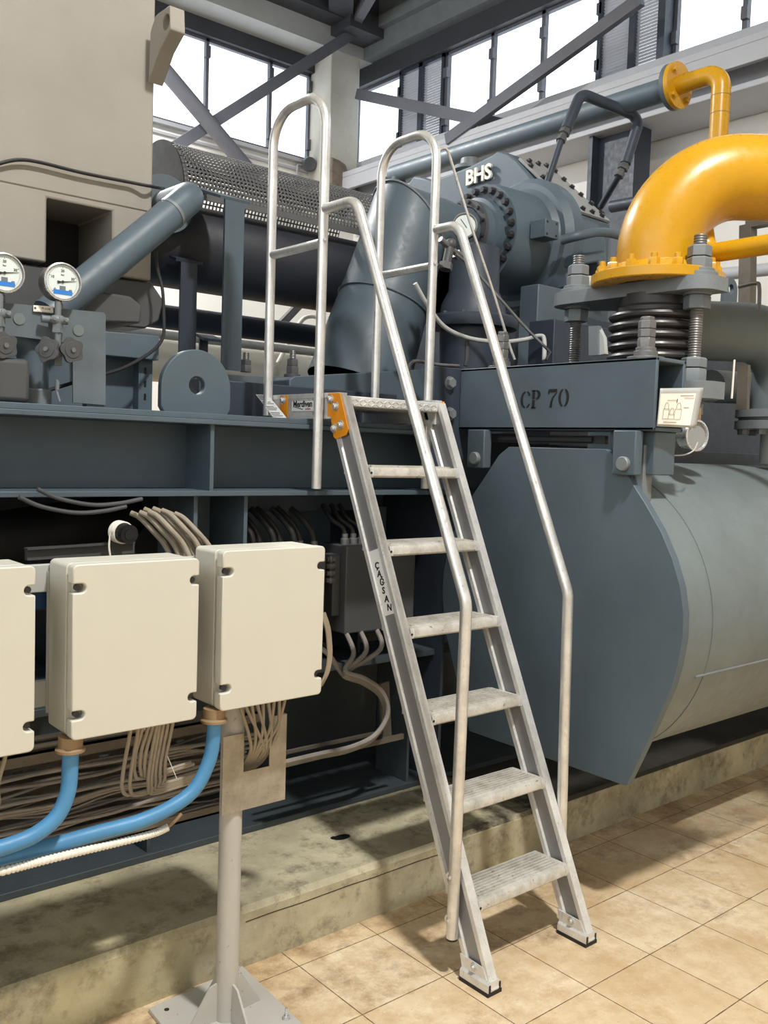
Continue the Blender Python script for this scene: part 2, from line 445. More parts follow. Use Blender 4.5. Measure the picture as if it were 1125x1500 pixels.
struct(MB().box((6.78, -6, 4.80), (7.1, 8.95, 4.875)), 'trim_6', 'wallgrey', 'pale sill under the right wall windows')
# steel girder along the right wall
g = MB(); g.box((6.45, -6, 4.60), (6.98, 8.75, 4.66)); g.box((6.72, -6, 4.32), (6.76, 8.75, 4.60)); g.box((6.45, -6, 4.28), (6.98, 8.75, 4.325)); g.box((6.45, -6, 4.46), (6.50, 8.75, 4.60))
struct(g, 'wall_beam', 'wallgrey', 'pale grey steel girder running along the right wall below the windows', .006)
struct(MB().box((6.30, 8.58, 4.45), (6.70, 8.99, 6.15)), 'wall_column', 'colconcrete', 'pale concrete corner column between the two window walls', .012)
mb = MB(); random.seed(3)
mb.prism([(6.29, 8.52, 4.42), (6.52, 8.52, 4.44), (6.55, 8.52, 4.62), (6.50, 8.52, 4.76), (6.40, 8.52, 4.79), (6.29, 8.52, 4.80)], (0, .08, 0))
struct(mb, 'wall_corbel', 'rubble', 'rough brown broken concrete at the foot of the corner column', .02)
struct(MB().box((6.5, 4.66, 0), (6.72, 4.70, 4.28)).box((6.5, 5.09, 0), (6.72, 5.13, 4.28)).box((6.6, 4.70, 0), (6.64, 5.09, 4.28)), 'steel_column', 'navy', 'dark steel H column standing against the right wall')
struct(MB().box((-5, -6, 6.62), (7.3, 9.3, 6.8)), 'ceiling', 'ceil', 'dusty pale roof deck')
mb = MB()
for k in range(5): mb.box((-5, -4 + 2.6 * k, 6.595), (7, -3.99 + 2.6 * k, 6.62))
struct(mb, 'ceiling_seam', 'ink', 'thin dark seams between the roof panels')
mb = MB()
mb.bar((6.35, 8.5, 6.3), (4.6, 6.2, 6.42), .26, .2); mb.bar((4.6, 6.2, 6.42), (2.2, 3.0, 6.5), .26, .2)
struct(mb, 'roof_brace', 'beamdark', 'dark diagonal roof brace meeting the corner')
struct(MB().bar((6.45, 8.45, 6.2), (5.35, 5.6, 6.5), .10, .12), 'roof_strut', 'steelgrey', 'blue grey strut rising from the corner under the roof')
struct(MB().box((6.25, 8.2, 6.1), (6.75, 8.6, 6.3)), 'corner_gusset', 'beamdark', 'dark steel node where the roof braces meet')
struct(MB().box((-5, -6.25, 0), (7.3, -6, 6.0)).box((-5, -6.25, 6.0), (7.3, -6, 6.7)), 'wall_front', 'wallwhite', 'white wall at the near end of the hall')
struct(MB().box((-5.25, -6.25, 0), (-5, 9.3, 2.8)).box((-5.25, -6.25, 6.1), (-5, 9.3, 6.7)), 'wall_left', 'wallwhite', 'white wall on the left side of the hall')

# windows
def glaze(n, label, lo, hi, along, mulls, rods=()):
    """a glazed strip: thin frame, mullions with hinge lugs, panes"""
    x0, y0, z0 = lo; x1, y1, z1 = hi
    fr = MB(); t = .03
    if along == 'X':
        for z in (z0, z1): fr.box((x0, y0, z - t), (x1, y0 + .05, z + t))
        for x in mulls:
            fr.box((x - .018, y0, z0), (x + .018, y0 + .05, z1))
            for zz in (z0 + .12, z1 - .2): fr.box((x - .035, y0 - .03, zz), (x + .02, y0 + .02, zz + .12))
    else:
        for z in (z0, z1): fr.box((x0, y0, z - t), (x0 + .05, y1, z + t))
        for y in mulls:
            fr.box((x0, y - .022, z0), (x0 + .05, y + .022, z1))
            for zz in (z0 + .14, z1 - .26): fr.box((x0 - .03, y - .035, zz), (x0 + .02, y + .02, zz + .1))
    win = struct(fr, 'window_%d' % n, 'steelgrey', label)
    gl = MB()
    if along == 'X': gl.box((x0, y0 + .024, z0), (x1, y0 + .028, z1))
    else: gl.box((x0 + .024, y0, z0), (x0 + .028, y1, z1))
    gl.build('pane', 'glass', win)
    return win
glaze(1, 'tall bright window strip of the back wall', (-5, 8.97, 4.84), (6.30, 9.0, 5.81), 'X', [.9, 1.75, 2.55, 3.35, 4.17, 4.97, 5.76, 6.29])
glaze(2, 'narrow bright window beside the corner column', (6.93, 8.12, 4.875), (6.95, 8.95, 5.77), 'Y', [8.93, 8.13])
glaze(3, 'wide bright window between the two louvre banks', (6.93, 5.40, 4.875), (6.95, 7.40, 5.77), 'Y', [7.39, 6.73, 6.07, 5.41])
glaze(4, 'bright window beyond the second louvre bank', (6.93, -6, 4.875), (6.95, 4.63, 5.77), 'Y', [4.63, 4.0, 3.3, 2.6, 1.9, 1.2])
def louvre(y0, y1, label, seed, SW=.0258):
    random.seed(seed)
    fr = MB(); fr.box((6.90, y0, 4.86), (6.98, y0 + .03, 5.77)); fr.box((6.90, y1 - .03, 4.86), (6.98, y1, 5.77)); fr.box((6.9, y0, 4.86), (6.98, y1, 4.9)); fr.box((6.9, y0, 5.73), (6.98, y1, 5.77))
    t = thing('louvre_panel', label, 'louvre', (6.94, (y0 + y1) / 2, 4.86), 'louvre panels of the right wall'); t['kind'] = 'structure'
    fr.build('frame', 'navy', t)
    sl = MB(); n = 30
    for k in range(n):
        z = 4.90 + .83 * (k + .5) / n
        sl.bar((6.94, y0 + .05, z), (6.94, y1 - .03, z), SW, .004, (.62 + random.uniform(-.06, .06), 0, .72))
    sl.build('slats', 'wallgrey', t)
louvre(7.77, 8.12, 'grey louvre panel next to the corner window', 1)
louvre(7.41, 7.77, 'grey louvre panel with bright slits left of the wide window', 2, .0235)
louvre(5.04, 5.40, 'grey louvre panel right of the wide window, mostly shut', 4, .0265)
louvre(4.72, 5.04, 'grey louvre panel with bright slits beside the dark post', 5, .0235)
struct(MB().box((6.8, 4.64, 4.66), (6.98, 4.71, 5.9)), 'window_post', 'navy', 'dark post between louvre panel and right window')

# braces in front of the window walls
def brace(p, q, w_, label, mat='steelgrey', round_=False):
    mb = MB()
    if round_: mb.cyl(p, q, w_ / 2, 16)
    else: mb.bar(p, q, w_ * .5, w_, (0, 0, 1))
    struct(mb, 'cross_brace', mat, label)
brace((3.915, 8.200, 5.159), (5.116, 8.200, 4.245), .15, 'round grey brace falling to the right across the back windows', round_=True)
brace((4.133, 8.400, 4.270), (6.547, 8.400, 6.217), .11, 'grey brace rising to the roof corner across the back windows')
brace((6.600, 8.482, 5.545), (6.600, 6.098, 4.617), .11, 'flat grey brace falling from the corner column')
brace((6.450, 6.834, 4.631), (6.450, 4.628, 5.233), .11, 'grey brace rising across the wide right window')

for q, lab in (((6.492, 8.970, 4.779), 'small round grey lamp fitting on the back wall'),):
    t = thing('wall_fitting', lab, 'fitting', (q[0] - .25, 8.98, q[2] - .12))
    c = V((q[0] - .25, 8.9, q[2]))
    MB().lathe([(0, 0), (.07, 0), (.085, .02), (.07, .08), (0, .08)], c, (-.3, -1, -.1), 18).build('housing', 'steelgrey', t)
    MB().tube(fillet([c + V((0, .06, 0)), c + V((-.1, .07, 0)), c + V((-.1, .07, -.5))], .03), .012, 8).build('conduit', 'wallgrey', t)

lamp((1.52, -.14, 5.6), 315, 'unseen_lamp', 'high bay lamp above the ladder aisle')
lamp((2.3, 7.3, 5.7), 420, 'unseen_lamp', 'added fill lamp, unseen above the far side of the skid', (1, .99, .97))  # unseen lamp added to brighten the back wall

# ------------------------------------------------------------------ step ladder
L = thing('step_ladder', 'silver aluminium step ladder with tubular handrails leaning on the machine skid', 'ladder', (2.17, 1.80, 0))
def sf(z): return 1.722 + .455 * z                      # front line of the stringers
def stringer(x0, x1):
    d = .098; t = (x1 - x0); m = .008; f = .017; z0, z1 = .018, 1.735
    prof = [(x0, 0), (x1, 0), (x1, f), (x1 - m, f + .004), (x1 - m, d - f - .004), (x1, d - f), (x1, d), (x0, d), (x0, d - f), (x0 + m, d - f - .004), (x0 + m, f + .004), (x0, f)]
    return MB().prism([(x, sf(z0) + y, z0) for x, y in prof], (0, sf(z1) - sf(z0), z1 - z0))
for x0, x1 in ((1.93, 1.962), (2.378, 2.41)):
    so_ = stringer(x0, x1).build('stringer', 'alu', L)
    for xx, sg in ((x0 + .008, -1), (x1 - .008, 1)):
        MB().prism([(xx, sf(.03) + y, .03) for y in (.0215, .0765)] + [(xx, sf(1.70) + y, 1.70) for y in (.0765, .0215)], (sg * .0006, 0, 0)).build('web_face', 'aluweb', so_)
for k in range(6):
    zt = .235 + .2524 * k; y0 = 1.822 + .1142 * k; y1 = y0 + .142
    tr = MB()
    tr.prism([(1.962, y0 + .006, zt - .036), (1.962, y0, zt - .03), (1.962, y0, zt - .012), (1.962, y0 + .006, zt - .003), (1.962, y0 + .016, zt), (1.962, y1, zt - .002), (1.962, y1, zt - .03), (1.962, y1 - .004, zt - .03), (1.962, y1 - .004, zt - .008), (1.962, y0 + .02, zt - .008), (1.962, y0 + .02, zt - .036)], (.416, 0, 0))
    for j in range(8): tr.box((1.985, y0 + .024 + .0145 * j, zt - .003), (2.355, y0 + .030 + .0145 * j, zt + .004))
    tr.build('tread', 'tread', L)
    for xx, sgn in ((1.962, 1), (2.378, -1)):
        eb = MB().prism([(xx, y0 + .001, zt - .034), (xx, y0 - .003, zt - .018), (xx, y0 + .003, zt - .002), (xx, y0 + .05, zt - .005), (xx, y0 + .05, zt - .034)], (sgn * .016, 0, 0)).build('end_bracket', 'alu', L)
    MB().disc((1.966, y0 - .0015, zt - .02), (0, -1, 0), .0042, .002, 10).build('bracket_hole', 'black', L)
# checker plate platform
pf = MB().box((1.962, 2.515, 1.70), (2.378, 2.93, 1.735))
pf_o = pf.build('platform', 'alu', L, .004)
ck = MB()
for i in range(22):
    x = 1.975 + .0185 * i; s_ = 1 if i % 2 else -1
    for z in (1.709, 1.722): ck.bar((x - .006, 2.514, z - .004 * s_), (x + .006, 2.514, z + .004 * s_), .003, .003, (0, 1, 0)); s_ = -s_
ck.build('checker_pattern', 'alu', pf_o)
# hook rails resting on the skid
for x0, x1 in ((1.93, 1.962), (2.378, 2.41)):
    h = MB().prism([(x, y, z) for x, y, z in ((x0, 2.53, 1.656), (x0, 2.53, 1.745), (x1, 2.53, 1.745), (x1, 2.53, 1.656))], (0, .43, 0))
    h.box((x0 - .003, 2.53, 1.728), (x0, 2.96, 1.745)).box((x0 - .003, 2.53, 1.656), (x0, 2.96, 1.673))
    h.build('hook_rail', 'alu', L)
# posts, hoops and handrails
R_ = .0172
for xo, HP in ((1.912, ((1.912, 2.604, 2.368), (1.912, 2.449, 2.328), (1.912, 1.874, 1.119), (1.912, 1.880, 0.133))), (2.428, ((2.428, 2.641, 2.389), (2.428, 2.496, 2.354), (2.428, 1.916, 1.105), (2.428, 1.894, 0.118)))):
    hoop = MB().tube(fillet([(xo, 2.625, 1.412), (xo, 2.627, 2.765), (xo, 2.95, 2.765), (xo, 2.945, 1.668)], [.12, .12], 10), R_, 18)
    hoop.build('guard_hoop', 'alutube', L)
    MB().cyl((xo, 2.64, 2.257), (xo, 2.935, 2.257), .0155, 16).build('guard_bar', 'alutube', L)
    hr = MB().tube(fillet([(xo, 2.615, HP[0][2]), (xo, HP[1][1] - .002, HP[0][2]), HP[2], (xo, HP[3][1], .118)], [.075, .10], 8), .0178, 18)
    ho = hr.build('handrail', 'alutube', L)
    MB().cyl((xo, HP[3][1], .112), (xo, HP[3][1], .12), .0175, 16).build('end_plug', 'rubber', ho)
    sx = -1 if xo < 2 else 1
    for z in (.175, .305): bolt(L, 'handrail_bolt', (xo + sx * .003, HP[3][1] + .011, z), (-.75, -.66, 0) if xo < 2 else (.7, -.7, 0), .009, .020, 'shiny', True)
    for (y, z) in ((2.605, 2.262),): bolt(L, 'bar_bolt', (xo - .004, y + .004, z), (-.5, -.8, 0), .0055, .006, 'shiny', True)
# orange gussets and their dome bolts
def gusset(poly, bolts, x):
    MB().prism([(x, y, z) for y, z in poly], (.004, 0, 0)).build('corner_bracket', 'orange', L, .001)
    for y, z in bolts: bolt(L, 'dome_bolt', (x, y, z), (-1, 0, 0), .0105, .013, 'shiny', True)
G1 = [(2.590, 1.742), (2.522, 1.742), (2.470, 1.620), (2.482, 1.600), (2.540, 1.586), (2.552, 1.594), (2.572, 1.664), (2.590, 1.664)]
B1 = [(2.573, 1.722), (2.542, 1.697), (2.512, 1.634), (2.548, 1.622)]
gusset(G1, B1, 1.925)
MB().prism([(2.411, y, z) for y, z in G1], (.004, 0, 0)).build('corner_bracket', 'orange', L, .001)
gusset([(2.885, 1.742), (2.835, 1.742), (2.835, 1.662), (2.885, 1.662)], [(2.862, 1.724)], 1.925)
for z in (1.725, 1.676): bolt(L, 'dome_bolt', (1.926, 2.655, z), (-1, 0, 0), .0105, .014, 'shiny', True)
# badge with its maker's writing
bd = MB().box((1.9245, 2.664, 1.683), (1.9265, 2.806, 1.719)).build('badge', 'sticker', L)
text('badge_lettering', 'Merdiven', .031, (1.9243, 2.797, 1.6985), (0, -1, 0), (0, 0, 1), 'ink', bd, .0006, .0009)
stp = MB()
for k in range(4): stp.box((1.9238, 2.775 - .013 * k, 1.6965 - .0025 * k), (1.9246, 2.788 - .013 * k, 1.699 - .0025 * k)); 
stp.build('badge_steps', 'ink', bd)
text('badge_lettering', 'online', .013, (1.9243, 2.722, 1.687), (0, -1, 0), (0, 0, 1), 'redink', bd, .0006)
# hanging instruction tag
P4 = [(1.906, 3.02, 1.748), (1.912, 2.945, 1.745), (1.90, 2.80, 1.658), (1.892, 2.872, 1.658)]
tg = MB().prism(P4, (-.0015, -.0006, .0005)).build('instruction_tag', 'sticker', L)
ln = MB()
for k in range(14):
    u = .07 + .065 * k; a = V(P4[0]).lerp(V(P4[3]), u); b = V(P4[1]).lerp(V(P4[2]), u)
    e = .9 - .25 * ((k * 7) % 5) / 5; o = V((-.0022, -.0008, .0006))
    if k in (3, 6, 10): continue
    ln.bar(a.lerp(b, .08) + o, a.lerp(b, e) + o, .0016, .0006, (1, 0, 0))
ln.build('tag_print', 'ink', tg)
# feet
for x0, x1, sx in ((1.93, 1.962, -1), (2.378, 2.41, 1)):
    sh = MB(); y0 = 1.733; y1 = 1.848
    sh.prism([(x0 - .012, y0, .012), (x0 - .012, y0, .034), (x0 - .004, y0, .040), (x0 - .004, y0, .09) if False else (x0 - .002, y0, .042), (x1 + .002, y0, .042), (x1 + .012, y0, .034), (x1 + .012, y0, .012)], (0, y1 - y0, 0))
    sh.prism([(x0 - .004, 1.745, .036), (x0 - .004, y1, .036), (x0 - .004, 1.858, .075), (x0 - .004, 1.765, .072)], (.004, 0, 0))
    sh.prism([(x1, 1.745, .036), (x1, y1, .036), (x1, 1.858, .075), (x1, 1.765, .072)], (.004, 0, 0))
    shoe = sh.build('foot_shoe', 'alu', L)
    MB().box((x0 - .013, y0 - .001, 0), (x1 + .013, y1 + .001, .012)).build('rubber_pad', 'rubber', shoe)
    for xx in (x0 - .006, x1 + .004): MB().box((xx - .003, y0 - .0015, .013), (xx + .004, y0 + .002, .034)).build('end_slot', 'black', shoe)
    bolt(L, 'shoe_bolt', (x0 - .004, 1.80, .06), (-1, 0, 0), .0085, .010, 'shiny', True)
# vertical name sticker on the outer side of the left stringer
def on_str(u, z): return (1.9369, sf(z) + .020 + .058 * u, z)
st = MB().prism([(1.9372, *on_str(.02, 1.235)[1:]), (1.9372, *on_str(.98, 1.218)[1:]), (1.9372, *on_str(.98, 1.018)[1:]), (1.9372, *on_str(.02, 1.036)[1:])], (-.0012, 0, 0)).build('name_sticker', 'sticker', L)
for k, ch in enumerate('\u00c7A\u011eSAN'):
    z = 1.166 - .0255 * k
    text('sticker_letter', ch, .030, (1.9355, sf(z) + .066 - .002 * k, z), (0, -1, .16), (0, .38, 1), 'ink', st, .0005, .0009)

# ------------------------------------------------------------------ cream junction boxes
def junction_box(x0, x1, z0, z1, label, gland=None):
    yf, ym, yb = 1.95, 1.985, 2.09
    t = thing('junction_box', label, 'junction box', ((x0 + x1) / 2, yb, z0), 'cream junction boxes in a row')
    def rr(x0, x1, z0, z1, r, y, n=5):
        out = []
        for cx, cz, a0 in ((x1 - r, z1 - r, 0), (x0 + r, z1 - r, PI / 2), (x0 + r, z0 + r, PI), (x1 - r, z0 + r, 1.5 * PI)):
            for k in range(n + 1): a = a0 + PI / 2 * k / n; out.append((cx + r * math.cos(a), y, cz + r * math.sin(a)))
        return out
    b = MB().prism(rr(x0 + .001, x1 - .001, z0 + .001, z1 - .001, .012, ym + .006), (0, yb - ym - .006, 0))
    b.prism(rr(x0 + .012, x1 - .012, z0 + .012, z1 - .012, .006, ym - .01), (0, .03, 0))
    b.build('body', 'cream', t, .002)
    # lid outline with four U shaped screw recesses
    nz = (z0 + .055, z1 - .052); hw = .0105; dp = .030; r = .012; y = yf
    out = []
    def arc(cx, cz, a0, a1, rad, n=5):
        for k in range(n + 1): a = a0 + (a1 - a0) * k / n; out.append((cx + rad * math.cos(a), y, cz + rad * math.sin(a)))
    arc(x1 - r, z1 - r, 0, PI / 2, r); arc(x0 + r, z1 - r, PI / 2, PI, r)
    for z in (nz[1], nz[0]):
        out.append((x0, y, z + hw)); arc(x0 + dp - hw, z, PI / 2, -PI / 2, hw, 8); out.append((x0, y, z - hw))
    arc(x0 + r, z0 + r, PI, 1.5 * PI, r); arc(x1 - r, z0 + r, 1.5 * PI, 2 * PI, r)
    for z in nz:
        out.append((x1, y, z - hw)); arc(x1 - dp * .8 + hw, z, 1.5 * PI, .5 * PI, hw, 8); out.append((x1, y, z + hw))
    lid = MB().prism(out, (0, ym - yf - .004, 0)).build('lid', 'cream', t, .0028)
    for z in nz:
        for x in (x0 + .016, x1 - .012):
            sc = MB().lathe([(0, 0), (.0072, 0), (.0072, .010), (0, .010)], (x, ym - .012, z), (0, -1, 0), 14)
            so = sc.build('lid_screw', 'darkbolt', lid)
            MB().box((x - .0012, ym - .0226, z - .006), (x + .0012, ym - .021, z + .006))
    MB().box((x0 - .004, yb, z0 + .03), (x1 + .004, yb + .004, z1 - .03)).build('back_plate', 'palegrey', t)
    if gland:
        gx = gland
        g = MB().lathe([(0, 0), (.033, 0), (.033, .006), (.027, .010), (.027, .034), (0, .034)], (gx, 1.99, z0 - .034), (0, 0, 1), 18)
        g.build('hose_gland', 'brown', t)
    return t
junction_box(.39, .70, .888, 1.286, 'cream junction box cut by the edge, leftmost of the row')
junction_box(.78, 1.086, .895, 1.283, 'cream junction box between the other two boxes', (0.794, 1.990, 0.879)[0])
junction_box(1.15, 1.456, .902, 1.297, 'cream junction box nearest the ladder', (1.157, 1.990, 0.890)[0])
# mounting frame
fr = thing('mounting_rails', 'grey mounting frame of two rails behind the cream boxes', 'frame', (.9, 2.11, .93))
MB().box((-.3, 2.094, 1.205), (1.40, 2.112, 1.268)).build('rail', 'palegrey', fr, .002)
MB().box((-.3, 2.094, .94), (1.40, 2.112, 1.0)).build('rail', 'palegrey', fr, .002)

# floor post carrying the boxes
po = thing('support_post', 'light grey round post on a square foot plate bolted to the tiles', 'post', (1.272, 2.09, 0))
MB().cyl((1.272, 2.09, .012), (1.272, 2.09, .93), .0305, 28).build('tube', 'postgrey', po)
bp = MB().prism([(1.124, 2.25, 0), (1.437, 2.276, 0), (1.418, 1.942, 0), (1.105, 1.92, 0)], (0, 0, .012)).build('foot_plate', 'postgrey', po, .001)
for dx, dy in ((-1, .04), (.04, -1), (1, .1), (.0, 1)):
    d = V((dx, dy, 0)).normalized(); n = V((-d.y, d.x, 0)) * .003; c = V((1.272, 2.09, .012)) + d * .029
    MB().prism([c + d * 0 - n, c + d * (.085 if dx > -.5 else .085) - n, c + d * .08 + V((0, 0, .012)) - n, c + d * .022 + V((0, 0, .098)) - n, c + V((0, 0, .105)) - n], n * 2).build('gusset', 'postgrey', po)
for p in ((1.16, 2.215), (1.395, 1.985), (1.40, 2.235)):
    mb = MB().disc((*p, .012), (0, 0, 1), .011, .002, 16); mb.hexa((*p, .014), (0, 0, 1), .0085, .008)
    if p[0] > 1.3: thread(mb, (*p, .02), (0, 0, 1), .004, .022, .002)
    else: mb = MB().disc((*p, .012), (0, 0, 1), .007, .001, 14)
    mb.build('anchor_bolt' if p[0] > 1.3 else 'bolt_hole', 'shiny' if p[0] > 1.3 else 'ink', po)

# mottled sheet in front of the tray
sheet = MB().prism([(1.222, 2.056, .592), (1.222, 2.056, .80), (1.285, 2.056, .80), (1.285, 2.056, .695), (1.366, 2.056, .695), (1.366, 2.056, .83), (1.418, 2.056, .83), (1.420, 2.056, .592)], (0, -.003, 0))
solo(sheet, 'cover_sheet', 'galv', 'mottled galvanised cover sheet with a square notch on top of the post', 'sheet')

# ------------------------------------------------------------------ hoses and cable tray
HY = 1.99
def hose(pts, r, label, n=16):
    t = MB().tube(curve(pts, 8), r, n); return solo(t, 'blue_hose', 'blue', label, 'hose', 'blue hoses under the cream boxes')
hose([(0.794, 1.990, 0.879), (0.794, 1.990, 0.830), (0.789, 1.990, 0.768), (0.766, 1.990, 0.719), (0.721, 1.990, 0.690), (0.669, 1.990, 0.679), (0.601, 1.990, 0.677), (0.444, 1.990, 0.682), (-.2, 2.0, .64), (-1.0, 2.02, .64)], .0178, 'blue rubber hose from the gland of the middle cream box')
hose([(1.157, 1.990, 0.890), (1.157, 1.990, 0.831), (1.145, 1.990, 0.769), (1.108, 1.990, 0.708), (1.046, 1.990, 0.676), (0.968, 2.000, 0.655), (0.864, 2.010, 0.648), (0.760, 2.030, 0.636), (0.656, 2.030, 0.637), (0.479, 2.030, 0.641), (-.2, 2.04, .61), (-1.0, 2.05, .61)], .0178, 'blue rubber hose from the gland of the cream box nearest the ladder')
pts = curve([(-1.0, 2.0, .585), (-.2, 2.0, .587), (0.472, 2.000, 0.624), (0.646, 2.000, 0.620), (0.734, 2.000, 0.620), (0.827, 2.000, 0.619), (0.918, 2.000, 0.617), (1.004, 2.000, 0.617), (1.042, 2.000, 0.623)], 30)
solo(MB().tube(pts, [.0095 if i % 3 else .0078 for i in range(len(pts))], 12), 'corrugated_conduit', 'white', 'white corrugated conduit slung below the blue hoses', 'conduit')
solo(MB().tube(curve([(1.042, 2.000, 0.623), (1.047, 1.975, 0.645), (1.062, 1.970, 0.662)], 6), .004, 8), 'pink_wire', 'brown', 'thin wire leaving the end of the white conduit', 'wire')

tr = thing('cable_tray', 'dusty perforated cable tray standing on edge behind the cream boxes', 'cable tray', (.7, 2.30, .52))
mb = MB(); x0, x1, z0, z1, yb = -1.0, 1.45, .545, .79, 2.31
nx, nz = 98, 5; dx = (x1 - x0) / nx; dz = (z1 - z0) / nz
for i in range(nx):
    for j in range(nz):
        a, b = x0 + dx * i, x0 + dx * (i + 1); c, d = z0 + dz * j, z0 + dz * (j + 1)
        if j % 2 == 0 or (i + (j // 2)) % 3: mb.add([(a, yb, c), (b, yb, c), (b, yb, d), (a, yb, d)], [(0, 1, 2, 3)])
        else:
            m = dz * .37
            mb.add([(a, yb, c), (b, yb, c), (b, yb, c + m), (a, yb, c + m)], [(0, 1, 2, 3)]); mb.add([(a, yb, d - m), (b, yb, d - m), (b, yb, d), (a, yb, d)], [(0, 1, 2, 3)])
mb.build('perforated_back', 'tray', tr)
MB().box((x0, 2.20, .532), (1.42, 2.31, .538)).box((x0, 2.20, .532), (1.42, 2.204, .556)).build('lower_flange', 'tray', tr)
MB().box((x0, 2.215, .79), (x1, 2.31, .796)).box((x0, 2.215, .765), (x1, 2.219, .796)).build('upper_flange', 'tray', tr)
MB().bar((1.772, 2.640, 0.448), (2.371, 2.640, 0.449), .012, .02).bar((1.798, 2.680, 0.471), (2.300, 2.680, 0.468), .012, .012).build('tray_rail', 'tray', tr)
mb = MB(); mb.bar((2.323, 2.680, 0.429), (2.299, 2.680, 0.661), .045, .012, (0, 1, 0))
mb.build('tray_bracket', 'tray', tr)
MB().bar((1.55, 2.26, .64), (1.55, 2.26, .76), .012, .02, (0, 1, 0)).bar((1.50, 2.26, .64), (1.56, 2.26, .64), .02, .012).build('tray_bracket', 'tray', tr)
random.seed(11)
for k in range(34):
    z = .548 + .0058 * k; y = 2.212 + .085 * ((k * 5) % 11) / 11; r = random.choice((.0032, .004, .005))
    pts = [(x, y + random.uniform(-.004, .004), z + random.uniform(-.012, .012)) for x in (-1.0, -.6, -.3, 0, .25, .5, .7, .85, 1.0, 1.15, 1.3, 1.42)]
    solo(MB().tube(curve(pts, 4), r, 8), 'tray_cable', 'cablegrey', 'dusty grey cable lying along the perforated tray', 'cable', 'cables lying in the tray')
for k in range(6):
    z = .80 + .008 * (k // 2); y = 2.23 + .014 * (k % 3)
    pts = [(x, y + random.uniform(-.004, .004), z + random.uniform(-.004, .004)) for x in (-1.0, -.3, .2, .5, .7, .9, 1.05, 1.16)]
    solo(MB().tube(curve(pts, 4), .006, 8), 'upper_cable', 'cablegrey', 'pale grey cable running on top of the tray below the boxes', 'cable', 'cables on top of the tray')
for k in range(4):
    o = V((.008 * k, .013 * k, -.009 * k))
    pts = [V(p) + o for p in ((1.787, 2.600, 0.469), (1.947, 2.600, 0.470), (2.086, 2.600, 0.469), (2.198, 2.600, 0.495), (2.255, 2.600, 0.566), (2.225, 2.600, 0.652), (2.137, 2.600, 0.715), (2.062, 2.620, 0.749))] + [V(((2.13, 2.19, 2.26, 2.0)[k], 2.66, .80 if k < 3 else .82)), V(((2.13, 2.20, 2.28, 1.90)[k], 2.72, .88))]
    solo(MB().tube(curve(pts, 6), .0095, 8), 'looped_cable', 'cablegrey', 'grey cable curving up from the tray to the dark enclosure', 'cable', 'cables curving up beside the ladder')
solo(MB().box((.705, 2.12, 1.16), (.80, 2.17, 1.235)), 'cable_joint', 'bluecap', 'dark blue cable joint showing between the two leftmost cream boxes', 'cable joint', bevel=.004)
# drooping cables under the boxes
def droop(x, xe, zb, ztop, label, group, y=2.03, tail=.12, name='drooping_cable'):
    pts = [(x, y, ztop), (x, y, ztop - .03), (x - .012, y + .01, zb + .07), (x - .008, y + .02, zb + .02), (xe, y + .03, zb), (xe + tail, y + .035, zb + .006)]
    b = MB().tube(curve(pts, 7), .0048, 8)
    return solo(b, name, 'cable', label, 'cable', group)
for k, (x, zb) in enumerate(((.955, .70), (.975, .695), (.985, .735), (1.0, .74), (1.012, .735), (1.022, .695), (1.03, .69), (1.04, .70), (1.052, .705), (1.065, .71))):
    droop(x, x + .025 - .003 * k, zb, .90, 'beige cable drooping from the middle cream box into the tray', 'cables hanging from the middle box')
for k in range(4):
    droop(.60 + .022 * k, .58 + .02 * k, .71 + .006 * k, .893, 'beige cable drooping from the leftmost cream box', 'cables hanging from the leftmost box', tail=-.06)
random.seed(5)
for k in range(9):
    x = 1.255 + .017 * k; e = 1.30 + .004 * ((k * 5) % 9) * 2
    pts = [(x, 2.03, .905), (x + .003, 2.03, .875), ((x + e) / 2 + .01, 2.035, .80), (e + .01, 2.06, .745), (e + .004, 2.09, .70), (e - .01, 2.12, .67)]
    solo(MB().tube(curve(pts, 7), .0046, 8), 'fanned_cable', 'cable', 'beige cable fanning from the right cream box into the sheet notch', 'cable', 'cables fanning from the right box')
for k in range(7):
    o = .0055 * k
    pts = [V(p) + V((o * .8, .003 * k, 0)) for p in ((1.529, 2.060, 1.092), (1.547, 2.060, 1.048), (1.555, 2.060, 1.002), (1.557, 2.060, 0.963), (1.549, 2.060, 0.920), (1.527, 2.060, 0.884))]
    solo(MB().tube(curve(pts, 7), .003, 7), 'side_cable', 'cable', 'thin beige cable tied in a bundle beside the right cream box', 'cable', 'thin cables tied beside the right box')
for q, lab in (((1.02, 2.005, .75), 'white cable tie end sticking out of the hanging cables'),):
    solo(MB().bar((1.037, 2.0, .80), (1.06, 1.995, .742), .003, .0012), 'cable_tie', 'white', lab, 'cable tie')

# ------------------------------------------------------------------ machine skid
sk = thing('machine_skid', 'blue grey steel machine skid with a deep front beam on the plinth', 'skid', (1.0, 2.9, .18))
mb = MB(); X0, X1 = -1.6, 2.715
mb.box((X0, 2.66, 1.618), (X1, 3.10, 1.634)); mb.box((X0, 2.66, 1.386), (X1, 3.10, 1.403)); mb.box((X0, 2.84, 1.403), (X1, 2.856, 1.618))
mb.build('front_beam', 'grey', sk, .002)
MB().box((X0, 2.675, 1.634), (X1, 4.7, 1.653)).build('deck_plate', 'grey', sk, .002)
for x in (1.52, .05): MB().box((x, 2.675, 1.403), (x + .014, 2.84, 1.618)).build('beam_stiffener', 'grey', sk)
mb = MB(); mb.box((X0, 2.74, .1825), (6.9, 3.35, .205)); mb.box((X0, 2.74, .72), (2.75, 3.0, .745)); mb.box((X0, 3.24, .205), (6.9, 3.26, .72))
mb.build('lower_beam', 'skid', sk, .002)
